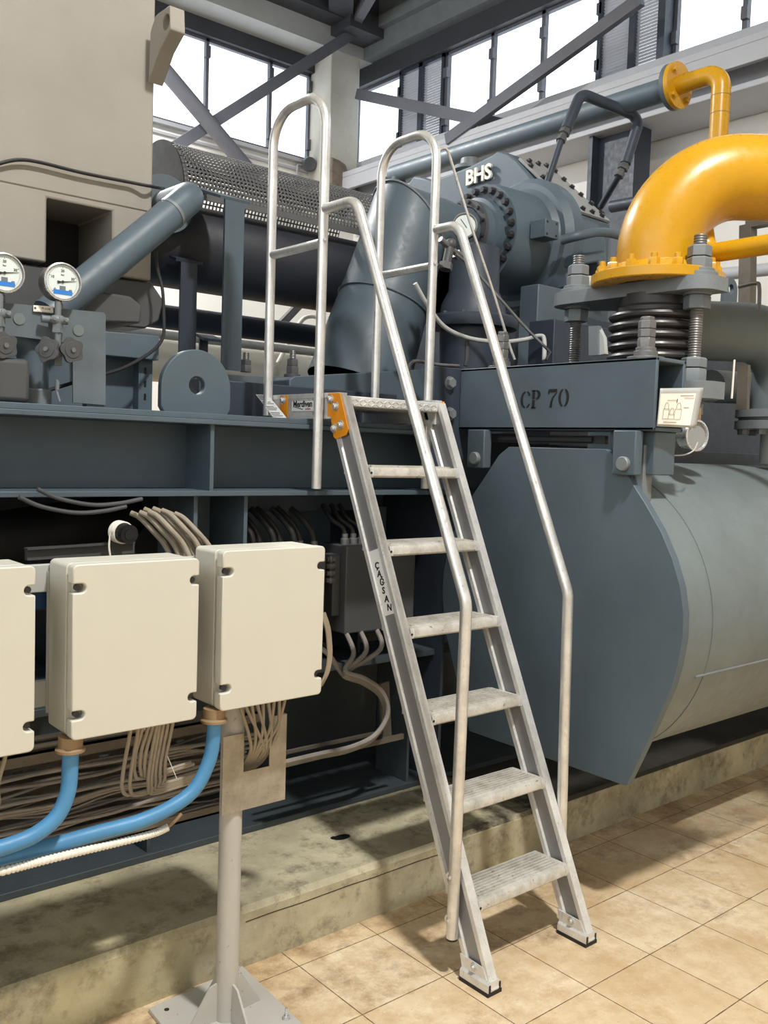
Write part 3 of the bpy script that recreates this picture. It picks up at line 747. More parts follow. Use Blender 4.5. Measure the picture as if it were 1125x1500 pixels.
for x in (1.36, -.2, 2.5): MB().box((x, 2.755, .205), (x + .012, 2.95, .72)).build('lower_stiffener', 'skid', sk)
mb = MB(); mb.box((1.478, 2.70, .745), (1.492, 2.95, 1.386)); mb.box((1.668, 2.70, .745), (1.682, 2.95, 1.386)); mb.box((1.492, 2.93, .745), (1.668, 2.945, 1.386))
mb.build('leg_column', 'grey', sk)
mb = MB(); mb.box((2.30, 2.85, .745), (2.314, 3.1, 1.386)); mb.box((2.62, 2.7, .2), (2.635, 3.1, 1.386)); mb.build('leg_column', 'navy', sk)
MB().box((X0, 3.72, .182), (6.9, 3.75, 1.634)).build('rear_web', 'navy', sk)
MB().box((X0, 2.9, .745), (1.2, 3.72, .75)).build('shelf_plate', 'navy', sk)
MB().box((1.75, 3.05, 1.09), (2.6, 3.07, 1.31)).build('inner_plate', 'grey', sk)
mb = MB(); mb.box((1.70, 2.90, 1.312), (2.32, 2.92, 1.386)); mb.build('perforated_strip', 'navy', sk)
# end connection plate with hex bolts
MB().box((2.47, 2.642, 1.405), (2.80, 2.66, 1.885)).build('end_plate', 'navy', sk, .003)
for (px_, z, big) in ((2.553, 1.825, 1), (2.56, 1.705, 1), (2.555, 1.585, 1), (2.57, 1.495, 0)):
    bolt(sk, 'end_plate_bolt', (px_, 2.642, z), (0, -1, 0), .021 if big else .014, .022, 'flange')
MB().box((1.72, 3.12, 1.653), (2.7, 3.35, 1.80)).build('top_frame', 'navy', sk, .004)

# round topped lifting plate on the deck
def lug_plate(o, w_, h, t, hole, hz, axis='X', n=20):
    """plate with half round top and a through hole; built as two bridged outlines"""
    mb = MB(); out = []; r = w_ / 2; inn = []
    N = 2 * n
    for k in range(N):
        a = 2 * PI * k / N
        c, s_ = math.cos(a), math.sin(a)
        if s_ >= 0: p = (r * c, h - r + r * s_)
        else:
            sc = min(r / max(abs(c), 1e-6), (h - r) / max(-s_, 1e-6)); p = (sc * c, h - r + sc * s_)
        out.append(p); inn.append((hole * c, hz + hole * s_))
    def w3(p, d): return (o[0] + p[0], o[1] + d, o[2] + p[1]) if axis == 'X' else (o[0] + d, o[1] - p[0], o[2] + p[1])
    vs = [w3(p, 0) for p in out] + [w3(p, 0) for p in inn] + [w3(p, t) for p in out] + [w3(p, t) for p in inn]
    fs = []
    for k in range(N):
        j = (k + 1) % N
        fs += [(k, j, N + j, N + k), (2 * N + k, 3 * N + k, 3 * N + j, 2 * N + j), (k, 2 * N + k, 2 * N + j, j), (N + k, N + j, 3 * N + j, 3 * N + k)]
    return mb.add(vs, fs)
solo(lug_plate((1.531, 2.79, 1.653), .258, .214, .028, .029, .095), 'lifting_plate', 'grey', 'round topped grey lifting plate with a hole standing on the skid deck', 'lifting plate', bevel=.003)

# ------------------------------------------------------------------ beige casing upper left
ca = thing('machine_casing', 'large beige machine casing with a dark recess, upper left', 'machine', (.5, 3.5, 1.95))
Yc = 3.15; zt = (1.159, 3.150, 2.354)[2]; xl = (1.157, 3.150, 2.353)[0]; xr = (1.386, 3.150, 2.352)[0]; xe = (1.535, 3.150, 2.235)[0]; zb = (1.157, 3.150, 2.141)[2]
zr = (1.479, 3.150, 2.135)[2]
mb = MB().prism([(x, Yc, z) for x, z in ((-1.5, zb), (xl, zb), (xl, zt), (xr, zt), (xr, zr), (xe, zr), (xe, 3.45), (-1.5, 3.45))], (0, 1.1, 0))
mb.build('body', 'casing', ca, .007)
MB().box((-1.5, Yc - .0015, zt + .022), (xe - .02, Yc, zt + .026)).build('seam', 'tray', ca)
MB().box((xl, 3.45, 1.97), (xr, 4.2, zt)).build('recess_back', 'rubber', ca)
Xl = 1.50
outl = [V(p) for p in ((1.500, 3.127, 2.814), (1.500, 3.117, 2.986), (1.500, 3.077, 3.028), (1.500, 2.972, 3.027), (1.500, 2.964, 2.947), (1.500, 3.057, 2.894))]
c0 = V((1.500, 3.000, 2.980)) ; c0 = V((Xl, c0.y, c0.z)); n = 48; vs = []
def ray_poly(d):
    best = .05
    for i in range(len(outl)):
        a, b = outl[i], outl[(i + 1) % len(outl)]; e = (b.y - a.y, b.z - a.z); den = d[0] * e[1] - d[1] * e[0]
        if abs(den) < 1e-9: continue
        t_ = ((a.y - c0.y) * e[1] - (a.z - c0.z) * e[0]) / den; u_ = ((a.y - c0.y) * d[1] - (a.z - c0.z) * d[0]) / den
        if t_ > 0 and -1e-6 <= u_ <= 1 + 1e-6: best = t_
    return best
for x in (Xl, Xl + .055):
    for rr_ in (0, 1):
        for k in range(n):
            a = 2 * PI * k / n; d = (math.cos(a), math.sin(a)); t_ = .026 if rr_ == 0 else ray_poly(d)
            vs.append((x, c0.y + d[0] * t_, c0.z + d[1] * t_))
fs = []
for k in range(n):
    j = (k + 1) % n
    fs += [(k, j, n + j, n + k), (2 * n + k, 3 * n + k, 3 * n + j, 2 * n + j), (k, 2 * n + k, 2 * n + j, j), (n + k, n + j, 3 * n + j, 3 * n + k)]
MB().add(vs, fs).build('lifting_lug', 'casing', ca, .003)
cb = MB().tube(curve([(0.936, 3.130, 2.390), (1.007, 3.130, 2.431), (1.062, 3.130, 2.452), (1.128, 3.130, 2.458), (1.267, 3.130, 2.455), (1.438, 3.130, 2.459), (1.531, 3.130, 2.462), (1.653, 3.300, 2.514)], 6), .006, 8)
solo(cb, 'casing_cable', 'rubber', 'dark cable clipped across the front of the beige casing', 'cable')
# dark foot of the machine below the casing
ft = thing('machine_pedestal', 'dark grey machine foot block under the beige casing', 'machine foot', (1.2, 3.3, 1.653))
P = [(-1.3, 3.17, 2.13), (1.411, 3.170, 2.130), (1.546, 3.170, 2.135), (1.596, 3.170, 2.075), (1.578, 3.170, 1.999), (1.525, 3.170, 1.966), (-1.3, 3.17, 1.88)]
MB().prism(P, (0, .7, 0)).build('foot_block', 'jb', ft, .006)
P = [(1.214, 3.000, 2.035), (1.288, 3.000, 2.048), (1.389, 3.000, 2.045), (1.430, 3.000, 2.020), (1.426, 3.000, 1.958), (1.201, 3.000, 1.941)]
MB().prism(P, (0, .3, 0)).build('foot_cap', 'jb', ft, .008)
P = [(1.212, 2.980, 1.914), (1.487, 2.980, 1.921), (1.486, 2.980, 1.837), (1.213, 2.980, 1.837)]
MB().prism(P, (0, .5, 0)).build('cross_channel', 'grey', ft, .003)
MB().box((-1.3, 3.06, 1.6535), ((1.455, 3.060, 1.763)[0], 3.5, 1.86)).build('pedestal', 'grey', ft)
MB().box(((1.431, 3.020, 1.759)[0], 3.02, 1.6535), ((1.482, 3.020, 1.763)[0], 3.06, 1.90)).build('slotted_angle', 'grey', ft)
sl = MB()
for k in range(4): sl.box(((1.451, 3.020, 1.761)[0], 3.0185, 1.70 + .045 * k), ((1.459, 3.020, 1.761)[0], 3.0199, 1.722 + .045 * k))
sl.build('angle_slots', 'black', ft)
solo(MB().tube(curve([(1.528, 3.100, 2.232), (1.535, 3.100, 2.168), (1.545, 3.080, 2.095), (1.512, 3.000, 1.977), (1.483, 2.950, 1.911), (1.428, 2.920, 1.858), (1.330, 2.900, 1.799), (1.240, 2.880, 1.765), (1.147, 2.870, 1.734), (1.050, 2.860, 1.699)], 6), .006, 8), 'sagging_cable', 'rubber', 'dark cable sagging from the casing corner behind the gauge panel', 'cable')

# ------------------------------------------------------------------ gauge panel
gp = thing('instrument_board', 'grey sheet panel on the skid deck carrying gauge valves', 'panel', (.9, 2.79, 1.653))
Y = 2.79
P = [(.55, Y, 1.935), (0.892, 2.790, 1.941), (1.203, 2.790, 1.949), (1.210, 2.790, 1.943), (1.214, 2.790, 1.664), (1.109, 2.790, 1.666), (1.107, 2.790, 1.845), (0.892, 2.790, 1.849), (.55, Y, 1.855)]
P = [(a, b, max(c, 1.654)) for a, b, c in P]
MB().prism(P, (0, .006, 0)).build('sheet', 'grey2', gp, .001)
MB().box((1.155, 2.797, 1.654), (1.212, 2.83, 1.94)).build('folded_edge', 'grey2', gp)
for px_, q in ((28, (0.946, 2.788, 1.900)), (115, (1.123, 2.788, 1.886))):
    MB().disc(q, (0, -1, 0), .017, .001, 18).build('scratched_patch', 'tankpaint', gp)
tp = (1.016, 2.785, 1.942)
tagp = MB().prism([(0.985, 2.783, 1.944), (1.043, 2.783, 1.947), (1.044, 2.783, 1.927), (0.985, 2.783, 1.926)], (0, .002, 0)).build('name_tag', 'paper', gp)
text('tag_lettering', 'PI 6108', .0085, (1.009, 2.783, 1.935), (1, 0, .0), (0, 0, 1), 'ink', tagp, .0003)
text('tag_lettering', 'DISCHARGE OIL', .0072, (0.995, 2.783, 1.924), (1, 0, 0), (0, 0, 1), 'ink', tagp, .0003)
MB().disc((0.990, 2.783, 1.936), (0, -1, 0), .003, .001, 10).build('tag_screw', 'darkbolt', tagp)
def gauge_set(c, handle1, handle2, label, group):
    c = V(c); R = .0545
    t = thing('pressure_gauge', label, 'gauge', c + V((0, .0, -.075)), group)
    ax = V((0, -1, 0))
    case = MB().lathe([(0, -.055), (R * .93, -.055), (R * .96, -.05), (R * .96, -.006), (R, -.004), (R * 1.02, .002), (R, .008), (R * .93, .009), (R * .9, .002), (0, .002)], c, ax, 40).build('case', 'bolt', t)
    MB().lathe([(R * .9, .004), (R * .96, .0095), (R * 1.02, .008), (R * 1.035, 0), (R * 1.0, -.004)], c, ax, 40).build('bezel', 'shiny', t)
    di = MB().disc(c + ax * .002, ax, R * .9, .001, 40).build('dial', 'dial', t)
    tk = MB(); yd = c.y - .0036
    for k in range(41):
        a = math.radians(225 - 270 * k / 40); r1 = R * .82; r0 = R * (.72 if k % 10 == 0 else .77)
        tk.bar((c.x + math.cos(a) * r0, yd, c.z + math.sin(a) * r0), (c.x + math.cos(a) * r1, yd, c.z + math.sin(a) * r1), .0013 if k % 10 == 0 else .0007, .0004, (0, 1, 0))
    tk.build('scale', 'ink', di)
    for s_, a in (('0', 225), ('10', 157.5), ('20', 90), ('30', 22.5), ('40', -45)):
        a = math.radians(a); text('dial_number', s_, .0105, (c.x + math.cos(a) * R * .6, yd, c.z + math.sin(a) * R * .6 - .004), (1, 0, 0), (0, 0, 1), 'ink', di, .0002, .0002, 'CENTER')
    text('dial_unit', 'bar', .008, (c.x, yd, c.z + .018), (1, 0, 0), (0, 0, 1), 'ink', di, .0002, 0, 'CENTER')
    MB().box((c.x - .027, yd - .0004, c.z - .037), (c.x + .029, yd, c.z - .024)).build('blue_strip', 'bluelabel', di)
    MB().box((c.x - .009, yd - .0002, c.z - .024), (c.x + .009, yd, c.z - .012)).build('grey_window', 'tankpaint', di)
    a = math.radians(9); d = V((math.cos(a), 0, math.sin(a))); p = V((c.x, yd - .0012, c.z)); n = V((-d.z, 0, d.x))
    nd = MB().prism([p - d * .016 + n * .0045, p - d * .004 + n * .0015, p + d * .040 + n * .0006, p + d * .040 - n * .0006, p - d * .004 - n * .0015, p - d * .016 - n * .0045], (0, -.0006, 0))
    nd.disc(p, ax, .004, .0015, 14).build('needle', 'ink', t)
    MB().lathe([(.011, -.012), (.011, .004), (.008, .006), (.008, .016), (0, .016)], c + V((0, .02, -R - .012)), (0, 0, 1), 6).build('stem', 'bolt', t)
    # valve under the gauge
    v = thing('gauge_valve', label.replace('gauge', 'gauge valve').replace('with a blue strip', 'with lobed handwheels').replace('standing above', 'fixed to'), 'valve', (c.x, 2.75, 1.70), group.replace('gauges', 'gauge valves'))
    x = c.x - .010; y = 2.755
    b = MB(); b.cyl((x, y, 1.70), (x, y, 1.725), .006, 10); b.lathe([(0, 0), (.013, 0), (.013, .02), (.010, .024), (.010, .04), (.013, .044), (.013, .056), (0, .056)], (x, y, 1.772), (0, 0, 1), 6)
    b.cyl((x, y, 1.80), (x, y, 1.96), .0095, 12); b.lathe([(0, 0), (.016, 0), (.016, .045), (0, .045)], (x, y, 1.868), (0, 0, 1), 4)
    b.sphere((x, y, 1.905), .016, 12, (1.7, 1, 1)); b.cyl((x - .045, y + .01, 1.905), (x + .03, y, 1.905), .011, 12)
    b.tube(curve([(x, y, 1.73), (x - .002, y, 1.70), (x + .006, y - .005, 1.665)], 6), .004, 8)
    b.build('valve_body', 'flange', v)
    for (hx, hz, axd, rr_) in ((handle1[0], handle1[2], (.15, -1, 0), .040), (handle2[0], handle2[2], (-.75, -.55, .1), .040)):
        if hx is None: continue
        A = V(axd).normalized(); u, w_, _ = frame(A); o = V((hx, y - .028, hz))
        out = [o + (u * math.cos(2 * PI * k / 40) + w_ * math.sin(2 * PI * k / 40)) * rr_ * (1 - .2 * (.5 + .5 * math.cos(5 * 2 * PI * k / 40))) for k in range(40)]
        hb = MB().prism(out, A * .010); hb.disc(o + A * .010, A, rr_ * .62, .002, 20)
        hw_ = hb.build('handwheel', 'jb', v, .002)
        MB().disc(o + A * .011, A, .007, .006, 12).cyl(o - A * .03, o, .007, 10).build('spindle', 'bolt', hw_)
    for q in ((x - .016, 1.905), (x + .018, 1.905)): bolt(v, 'clamp_screw', (q[0], y - .015, q[1]), (0, -1, 0), .005, .005, 'flange')
    return t
gauge_set((1.057, 2.750, 2.017), (1.076, 2.730, 1.818), (1.010, 2.740, 1.812), 'round pressure gauge with a blue strip standing above the labelled panel', 'pressure gauges above the panel')
gauge_set((0.890, 2.750, 2.019), (0.883, 2.730, 1.813), (None, None, None), 'round pressure gauge with a blue strip standing above the panel, cut by the edge', 'pressure gauges above the panel')
el = thing('oil_pipe', 'grey elbow pipe with a bright collar below the gauge panel', 'pipe', (.98, 2.82, 1.653))
q = (1.012, 2.860, 1.723)
MB().tube(fillet([(q[0], 2.86, 1.70), (q[0], 2.86, 1.86), (q[0] - .5, 2.86, 1.86)], .07), .046, 22).build('pipe', 'grey', el)
MB().lathe([(0, 0), (.054, 0), (.054, .045), (.05, .05), (.046, .05)], (q[0], 2.86, 1.653), (0, 0, 1), 26).build('collar', 'flange', el)
solo(MB().box((.45, 2.72, 1.654), (q[0] - .055, 2.80, 1.78)), 'deck_box', 'jb', 'low dark box on the skid deck below the leftmost gauge', 'box', bevel=.015)

# ------------------------------------------------------------------ diagonal pipe, cooler tank and guard
dp = thing('drain_pipe', 'grey pipe rising diagonally in front of the beige casing to a flange', 'pipe', (1.2, 3.0, 1.75))
p0, p1, p2, p3 = (1.089, 2.950, 1.941), (1.624, 3.050, 2.425), (1.603, 3.050, 2.409), (1.682, 3.400, 2.476)
MB().tube(fillet([p0, (1.632, 3.050, 2.431), (1.855, 3.700, 2.563)], .085, 8), .0545, 26).build('pipe', 'grey', dp)
d = (V(p1) - V(p0)).normalized()
MB().ring(V((1.545, 3.033, 2.352)), d, .05, .0562, .012, 26).build('weld', 'flange', dp)
MB().disc((1.855, 3.700, 2.563), (-.1, -1, .1), .125, .02, 30).build('end_flange', 'grey', dp)
YC = 4.0; RG = .267; ZC = (2.068, 3.733, 2.651)[2]; XG = (1.967, 3.860, 2.696)[0]
tk_ = thing('cooler_tank', 'dark cylindrical cooler tank lying under the perforated guard', 'tank', (2.5, 3.92, 2.3))
TY, TZ, TR = 3.925, ZC - .20, .19
MB().lathe([(0, 0), (TR * .96, 0), (TR, .012), (TR, 1.94), (0, 1.94)], (1.56, TY, TZ), (1, 0, 0), 44).build('shell', 'tankdark', tk_)
# perforated half shell
gd = thing('perforated_guard', 'perforated sheet guard arched over the dark cooler tank', 'guard', (2.5, YC, ZC))
mb = MB(); LG = 3.2 - XG; nx = int(LG / .0205); na = 38; h = .30
def gpt(u, a): return (XG + u, YC - RG * math.cos(a) , ZC + RG * math.sin(a))
for i in range(nx):
    for j in range(na):
        u0 = LG * i / nx; u1 = LG * (i + 1) / nx; a0 = PI * j / na; a1 = PI * (j + 1) / na
        if j in (0, na - 1) or i == 0: mb.add([gpt(u0, a0), gpt(u1, a0), gpt(u1, a1), gpt(u0, a1)], [(0, 1, 2, 3)]); continue
        b = .17; ui0, ui1 = u0 + (u1 - u0) * b, u1 - (u1 - u0) * b; ai0, ai1 = a0 + (a1 - a0) * b, a1 - (a1 - a0) * b
        mb.add([gpt(u0, a0), gpt(u1, a0), gpt(u1, a1), gpt(u0, a1), gpt(ui0, ai0), gpt(ui1, ai0), gpt(ui1, ai1), gpt(ui0, ai1)], [(0, 1, 5, 4), (1, 2, 6, 5), (2, 3, 7, 6), (3, 0, 4, 7)])
sh = mb.build('perforated_sheet', 'guard', gd)
so = sh.modifiers.new('sheet_thickness', 'SOLIDIFY'); so.thickness = .003
rim = MB()
def half(r): return [(XG - .004, YC - r * math.cos(PI * k / 30), ZC + r * math.sin(PI * k / 30)) for k in range(31)]
A, B = half(RG + .004), half(.115); fs = [(k, k + 1, 31 + k + 1, 31 + k) for k in range(30)]
rim.add(A + B, fs); rim.add([(x + .004, y, z) for x, y, z in A + B], [f[::-1] for f in fs]); rim.build('end_plate', 'guard', gd)
MB().box((XG, YC - RG - .006, ZC - .022), (3.2, YC - RG + .002, ZC + .006)).build('rim_strip', 'guard', gd)
# flat uprights and feet
def upright(x0, x1, y, z0, z1, label, mat='grey'):
    t = thing('flat_upright', label, 'support', ((x0 + x1) / 2, y, z0), 'flat steel uprights under the cooler tank')
    MB().box((x0, y, z0), (x1, y + .012, z1)).build('bar', mat, t)
    MB().bar(((x0 + x1) / 2, y - .002, z1), ((x0 + x1) / 2, 3.74, z1 + (3.74 - y) * .33), x1 - x0 + .05, .012).build('top_clip', mat, t)
upright(1.955, 2.045, 3.36, 1.862, 2.55, 'grey flat steel upright in front of the cooler tank, ending on bolted pad')
upright((1.930, 3.680, 2.140)[0], (2.009, 3.680, 2.150)[0], 3.68, 1.6535, 2.34, 'dark flat steel upright behind the lifting plate', 'navy')
upright((2.106, 3.820, 2.053)[0], (2.148, 3.820, 2.057)[0], 3.82, 1.6535, 2.05, 'short narrow dark upright behind the lifting plate', 'navy')
sf_ = thing('cross_support', 'grey bolted cross frame behind the ladder head', 'frame', (2.25, 3.33, 1.653))
def stud(parent, x, y, z, r, seq, mat='flange'):
    """washers, hex nuts and threaded end stacked on one stud"""
    for kind, rr_, h in seq:
        mb = MB()
        if kind == 'w': mb.disc((x, y, z), (0, 0, 1), rr_, h, 26)
        elif kind == 'n': mb.hexa((x, y, z), (0, 0, 1), rr_, h, .4)
        else: thread(mb, (x, y, z), (0, 0, 1), rr_, h, .006)
        mb.build({'w': 'washer', 'n': 'hex_nut', 't': 'threaded_end'}[kind], 'bolt' if kind == 't' else mat, parent, .0012 if kind != 't' else 0); z += h
MB().prism([(1.959, 3.360, 1.843), (2.288, 3.360, 1.857), (2.290, 3.360, 1.793), (2.005, 3.360, 1.779)], (0, .2, 0)).build('arm', 'grey2', sf_, .004)
MB().box((1.95, 3.37, 1.653), (2.75, 3.5, 1.80)).build('cross_bar', 'navy', sf_, .004)
q = (2.105, 3.420, 1.880); stud(sf_, q[0], 3.42, 1.865, .02, (('n', .026, .03), ('n', .024, .022), ('t', .014, .03)), 'jb')
cf = thing('bearing_pedestal', 'blue grey machined frame with stud bolts behind the guard hoops', 'frame', (2.6, 3.2, 1.80))
MB().prism([(2.193, 3.220, 1.833), (2.220, 3.220, 1.849), (3.027, 3.220, 1.946), (3.117, 3.220, 1.937), (3.126, 3.220, 1.759), (2.197, 3.220, 1.709)], (0, .55, 0)).build('frame_beam', 'grey', cf, .004)
q = (2.275, 3.300, 1.865); stud(cf, q[0], 3.32, q[2] - .012, .02, (('w', .036, .012), ('n', .028, .035), ('n', .026, .03), ('t', .014, .035)), 'jb')
q = (2.914, 3.300, 1.925); stud(cf, q[0], 3.32, q[2] - .012, .02, (('w', .05, .012), ('w', .036, .02), ('n', .030, .035), ('n', .028, .03), ('t', .016, .04)), 'jb')
# long dark pipe and lagged pipe behind
solo(MB().cyl((1.4, 4.4, (2.452, 4.400, 2.196)[2]), (3.6, 4.4, (2.452, 4.400, 2.196)[2]), .062, 24), 'dark_pipe', 'navy', 'long dark pipe running behind the uprights', 'pipe')
solo(MB().cyl((1.4, 4.75, (2.649, 4.750, 2.151)[2]), (3.9, 4.75, (2.649, 4.750, 2.151)[2]), .026, 18), 'thin_pipe', 'palegrey', 'thin pale pipe below the long dark pipe', 'pipe')
solo(MB().cyl((1.0, 5.3, (2.959, 5.300, 2.079)[2]), (4.2, 5.3, (2.959, 5.300, 2.079)[2]), .15, 30), 'lagged_pipe', 'white', 'thick white lagged pipe along the far side of the skid', 'pipe')
fr_ = MB(); q = (4.448, 6.500, 2.778); fr_.bar((4.253, 6.500, 2.492), (4.778, 6.500, 3.022), .05, .06)
solo(fr_, 'stair_stringer', 'jb', 'dark sloping steel bar against the white back wall', 'bar')
solo(MB().tube(curve([(3.247, 4.900, 2.075), (3.330, 4.900, 2.218), (3.409, 4.900, 2.346), (3.471, 4.900, 2.388), (3.546, 4.900, 2.388), (3.581, 4.900, 2.331)], 6), .014, 10), 'bent_tube', 'white', 'white bent tube behind the guard hoop', 'pipe')

# ------------------------------------------------------------------ mitred duct into the gear unit
AXY, AXZ = 3.50, 2.695
mp = thing('mitred_pipe', 'large grey mitred pipe dropping from the gear flange to the skid', 'pipe', (2.9, 3.5, 1.87))
A0 = V((3.50, AXY, AXZ)); A1 = V((3.06, AXY, AXZ - .045)); A2 = V((2.77, AXY, 1.85))
dA = (A0 - A1).normalized(); dB = (A2 - A1).normalized(); nb = (dA + dB).normalized(); nrm = (dA - dB).normalized()   # mitre plane
def oblique(c, d, r, n=48):
    """ring of a cylinder along d cut by the mitre plane through A1"""
    x, y, z = frame(d); out = []
    for k in range(n):
        a = 2 * PI * k / n; o = c + (x * math.cos(a) + y * math.sin(a)) * r
        out.append(o + d * ((A1 - o).dot(nrm) / d.dot(nrm)))
    return out
def ringv(c, d, r, n=48):
    x, y, z = frame(d); return [c + (x * math.cos(2 * PI * k / n) + y * math.sin(2 * PI * k / n)) * r for k in range(n)]
def skin(rings, n=48):
    vs = [v for r in rings for v in r]; fs = []
    for i in range(len(rings) - 1):
        for k in range(n): j = (k + 1) % n; fs.append((i * n + k, i * n + j, (i + 1) * n + j, (i + 1) * n + k))
    return vs, fs
mb = MB(); mb.add(*skin([oblique(A1, dA, .205), ringv(A1 + dA * .22, dA, .155), ringv(A1 + dA * .36, dA, .128), ringv(A0, dA, .128)])); mb.build('upper_pipe', 'grey', mp)
mb = MB(); mb.add(*skin([oblique(A1, dB, .205), ringv(A1 + dB * .3, dB, .215), ringv(A2, dB, .245)])); mb.build('lower_pipe', 'grey', mp)
sm = oblique(A1, dA, .208); MB().tube(sm + [sm[0]], .006, 6, False).build('weld_seam', 'flange', mp)
wl = ringv(A1 + dB * .42, dB, .226); MB().tube(wl + [wl[0]], .004, 6, False).build('weld_seam', 'grey2', mp)

# ------------------------------------------------------------------ gear unit
gu = thing('gear_unit', 'blue grey gear unit with raised white letters and a bolted sloping cover', 'gear unit', (4.3, 3.6, 1.7))
XF = 3.9
front = [(3.900, 3.170, 2.442), (3.900, 3.206, 2.746), (3.900, 3.272, 2.870), (3.900, 3.568, 3.177), (3.900, 3.641, 3.230), (3.900, 3.720, 3.259), (3.900, 3.751, 3.247), (3.900, 3.934, 3.220), (3.900, 4.209, 3.201), (3.900, 4.274, 3.059), (3.900, 4.237, 2.355)]
bm_ = MB()
mb = MB().prism(front, (.35, 0, 0)); 
mb.build('front_housing', 'grey', gu, .012)
# body behind, tapering down to the far end
A = V((3.900, 3.568, 3.177)); D = V((3.900, 3.272, 2.870)); N = V((1, 0, 0)).cross(D - A).normalized()
def on_plane(p_, nn): 
    o = V((0, 0, 1.55)); d = V(p_) - o
    return o + d * ((A - o).dot(nn) / d.dot(nn))
cov = [A, on_plane((3.900, 3.355, 3.093), N), on_plane((3.900, 2.924, 2.722), N), on_plane((3.900, 3.193, 2.835), N)]
Bp, Cp = cov[1], cov[2]
hull = bmesh.new()
for p in [A + V((.02, 0, 0)), D + V((.02, 0, 0)), Bp, Cp, D + V((0, 0, -.9)), V((Cp.x, Cp.y, Cp.z - .35)), V((Cp.x, 4.4, Cp.z - .3)), V((Cp.x, 4.4, Cp.z)), V((Bp.x, 4.3, Bp.z)), V((A.x, 4.3, A.z)), V((A.x, 4.3, A.z - .9)), V((4.6, D.y + .1, D.z - .95))]: hull.verts.new(p - V(gu.location))
bmesh.ops.convex_hull(hull, input=hull.verts)
me = bpy.data.meshes.new('rear_housing'); hull.to_mesh(me); hull.free(); me.materials.append(M['grey'])
ob = bpy.data.objects.new('rear_housing', me); COL.objects.link(ob); ob.parent = gu
N2 = N if N.dot(V((0, -1, 1))) > 0 else -N
cc = sum(cov, V((0, 0, 0))) / 4
cover = MB().prism([c + (c - cc).normalized() * -.005 + N2 * .004 for c in cov], N2 * .016).build('sloping_cover', 'cover', gu, .003)
for i in range(4):
    a, b = cov[i], cov[(i + 1) % 4]; nn = (3, 6, 4, 4)[i]
    for k in range(nn):
        u = (k + .5) / nn; p = a.lerp(b, u); p = p + (cc - p).normalized() * .035 + N2 * .02
        bolt(gu, 'cover_bolt', p, N2, .014, .016, 'darkbolt')
# raised maker's letters on the face
bl = V((3.900, 3.938, 3.097)); br = V((3.900, 3.754, 3.103))
lp = MB().prism([V((3.900, 3.947, 3.100)), V((3.900, 3.767, 3.104)), V((3.900, 3.766, 3.174)), V((3.900, 3.945, 3.174))], (-.006, 0, 0)).build('letter_plate', 'navy', gu)
text('raised_letters', 'BHS', .118, V((3.900, 3.941, 3.105)) + V((-.018, 0, 0)), V((3.900, 3.765, 3.109)) - V((3.900, 3.941, 3.105)), (0, 0, 1), 'white', lp, .007, .003)
# bearing drum with bolt ring
XD = 3.56; C3 = V((XD, AXY, AXZ)); ax = V((-1, 0, 0))
dr = MB().lathe([(.305, -.40), (.30, -.30), (.275, -.27), (.27, -.04), (.262, -.02), (.262, .0), (.19, .0), (.185, .05), (.165, .055), (.16, .10), (0, .10)], C3, ax, 56).build('bearing_drum', 'grey', gu)
MB().lathe([(.36, -.42), (.36, -.34), (.33, -.30), (.30, -.30)], C3, ax, 56).build('drum_collar', 'grey', gu)
for k in range(24):
    a = 2 * PI * (k + .5) / 24; bolt(gu, 'ring_bolt', C3 + ax * .0 + V((0, math.cos(a), math.sin(a))) * .232, ax, .0165, .026, 'darkbolt')
MB().ring(C3 + ax * .10, ax, .128, .165, .022, 40).build('inlet_flange', 'jb', gu)
for k in range(12):
    a = 2 * PI * (k + .5) / 12; bolt(gu, 'flange_bolt', C3 + ax * .122 + V((0, math.cos(a), math.sin(a))) * .148, ax, .009, .012, 'darkbolt')
q = V((3.671, 3.140, 2.695)); pdb = MB().box(q + V((-.03, -.02, -.045)), q + V((.075, .08, .045))).build('terminal_pad', 'grey', gu, .003)
for dx, dz in ((-.015, .03), (.055, .03), (-.015, -.03), (.055, -.03)): MB().disc(q + V((dx, -.0205, dz)), (0, -1, 0), .006, .001, 10).build('pad_hole', 'black', pdb)
# small rounded side box on the far side of the face
MB().prism([(3.950, 4.579, 3.216), (3.950, 4.479, 3.286), (3.950, 4.376, 3.253), (3.950, 4.262, 3.205), (3.950, 4.248, 2.941), (3.950, 4.570, 3.035)], (.3, 0, 0)).build('side_box', 'grey', gu, .015)
q = V((4.100, 4.135, 3.306)); MB().lathe([(0, 0), (.10, 0), (.10, .02), (.06, .035), (.055, .07), (.0, .07)], q - V((0, 0, .03)), (0, 0, 1), 24).build('breather_cap', 'flange', gu)
mb = MB().tube(curve([(3.767, 3.120, 2.651), (3.818, 3.040, 2.672), (4.012, 3.040, 2.722), (4.398, 3.100, 2.755)], 6), .024, 14).build('side_pipe', 'grey', gu)
P = [(3.873, 3.100, 2.597), (4.104, 3.100, 2.655), (4.127, 3.100, 2.591), (4.103, 3.100, 2.526), (4.051, 3.100, 2.583), (3.883, 3.100, 2.536)]
MB().prism(P, (0, .3, 0)).build('support_rib', 'grey', gu, .012)
MB().box((3.62, 3.15, 1.653), (4.9, 4.3, 2.3)).build('lower_housing', 'navy', gu, .01)
MB().box(V((3.736, 3.100, 2.206)) - V((.15, 0, .45)), V((3.736, 3.100, 2.206)) + V((.25, .12, .2))).build('foot', 'grey', gu, .006)

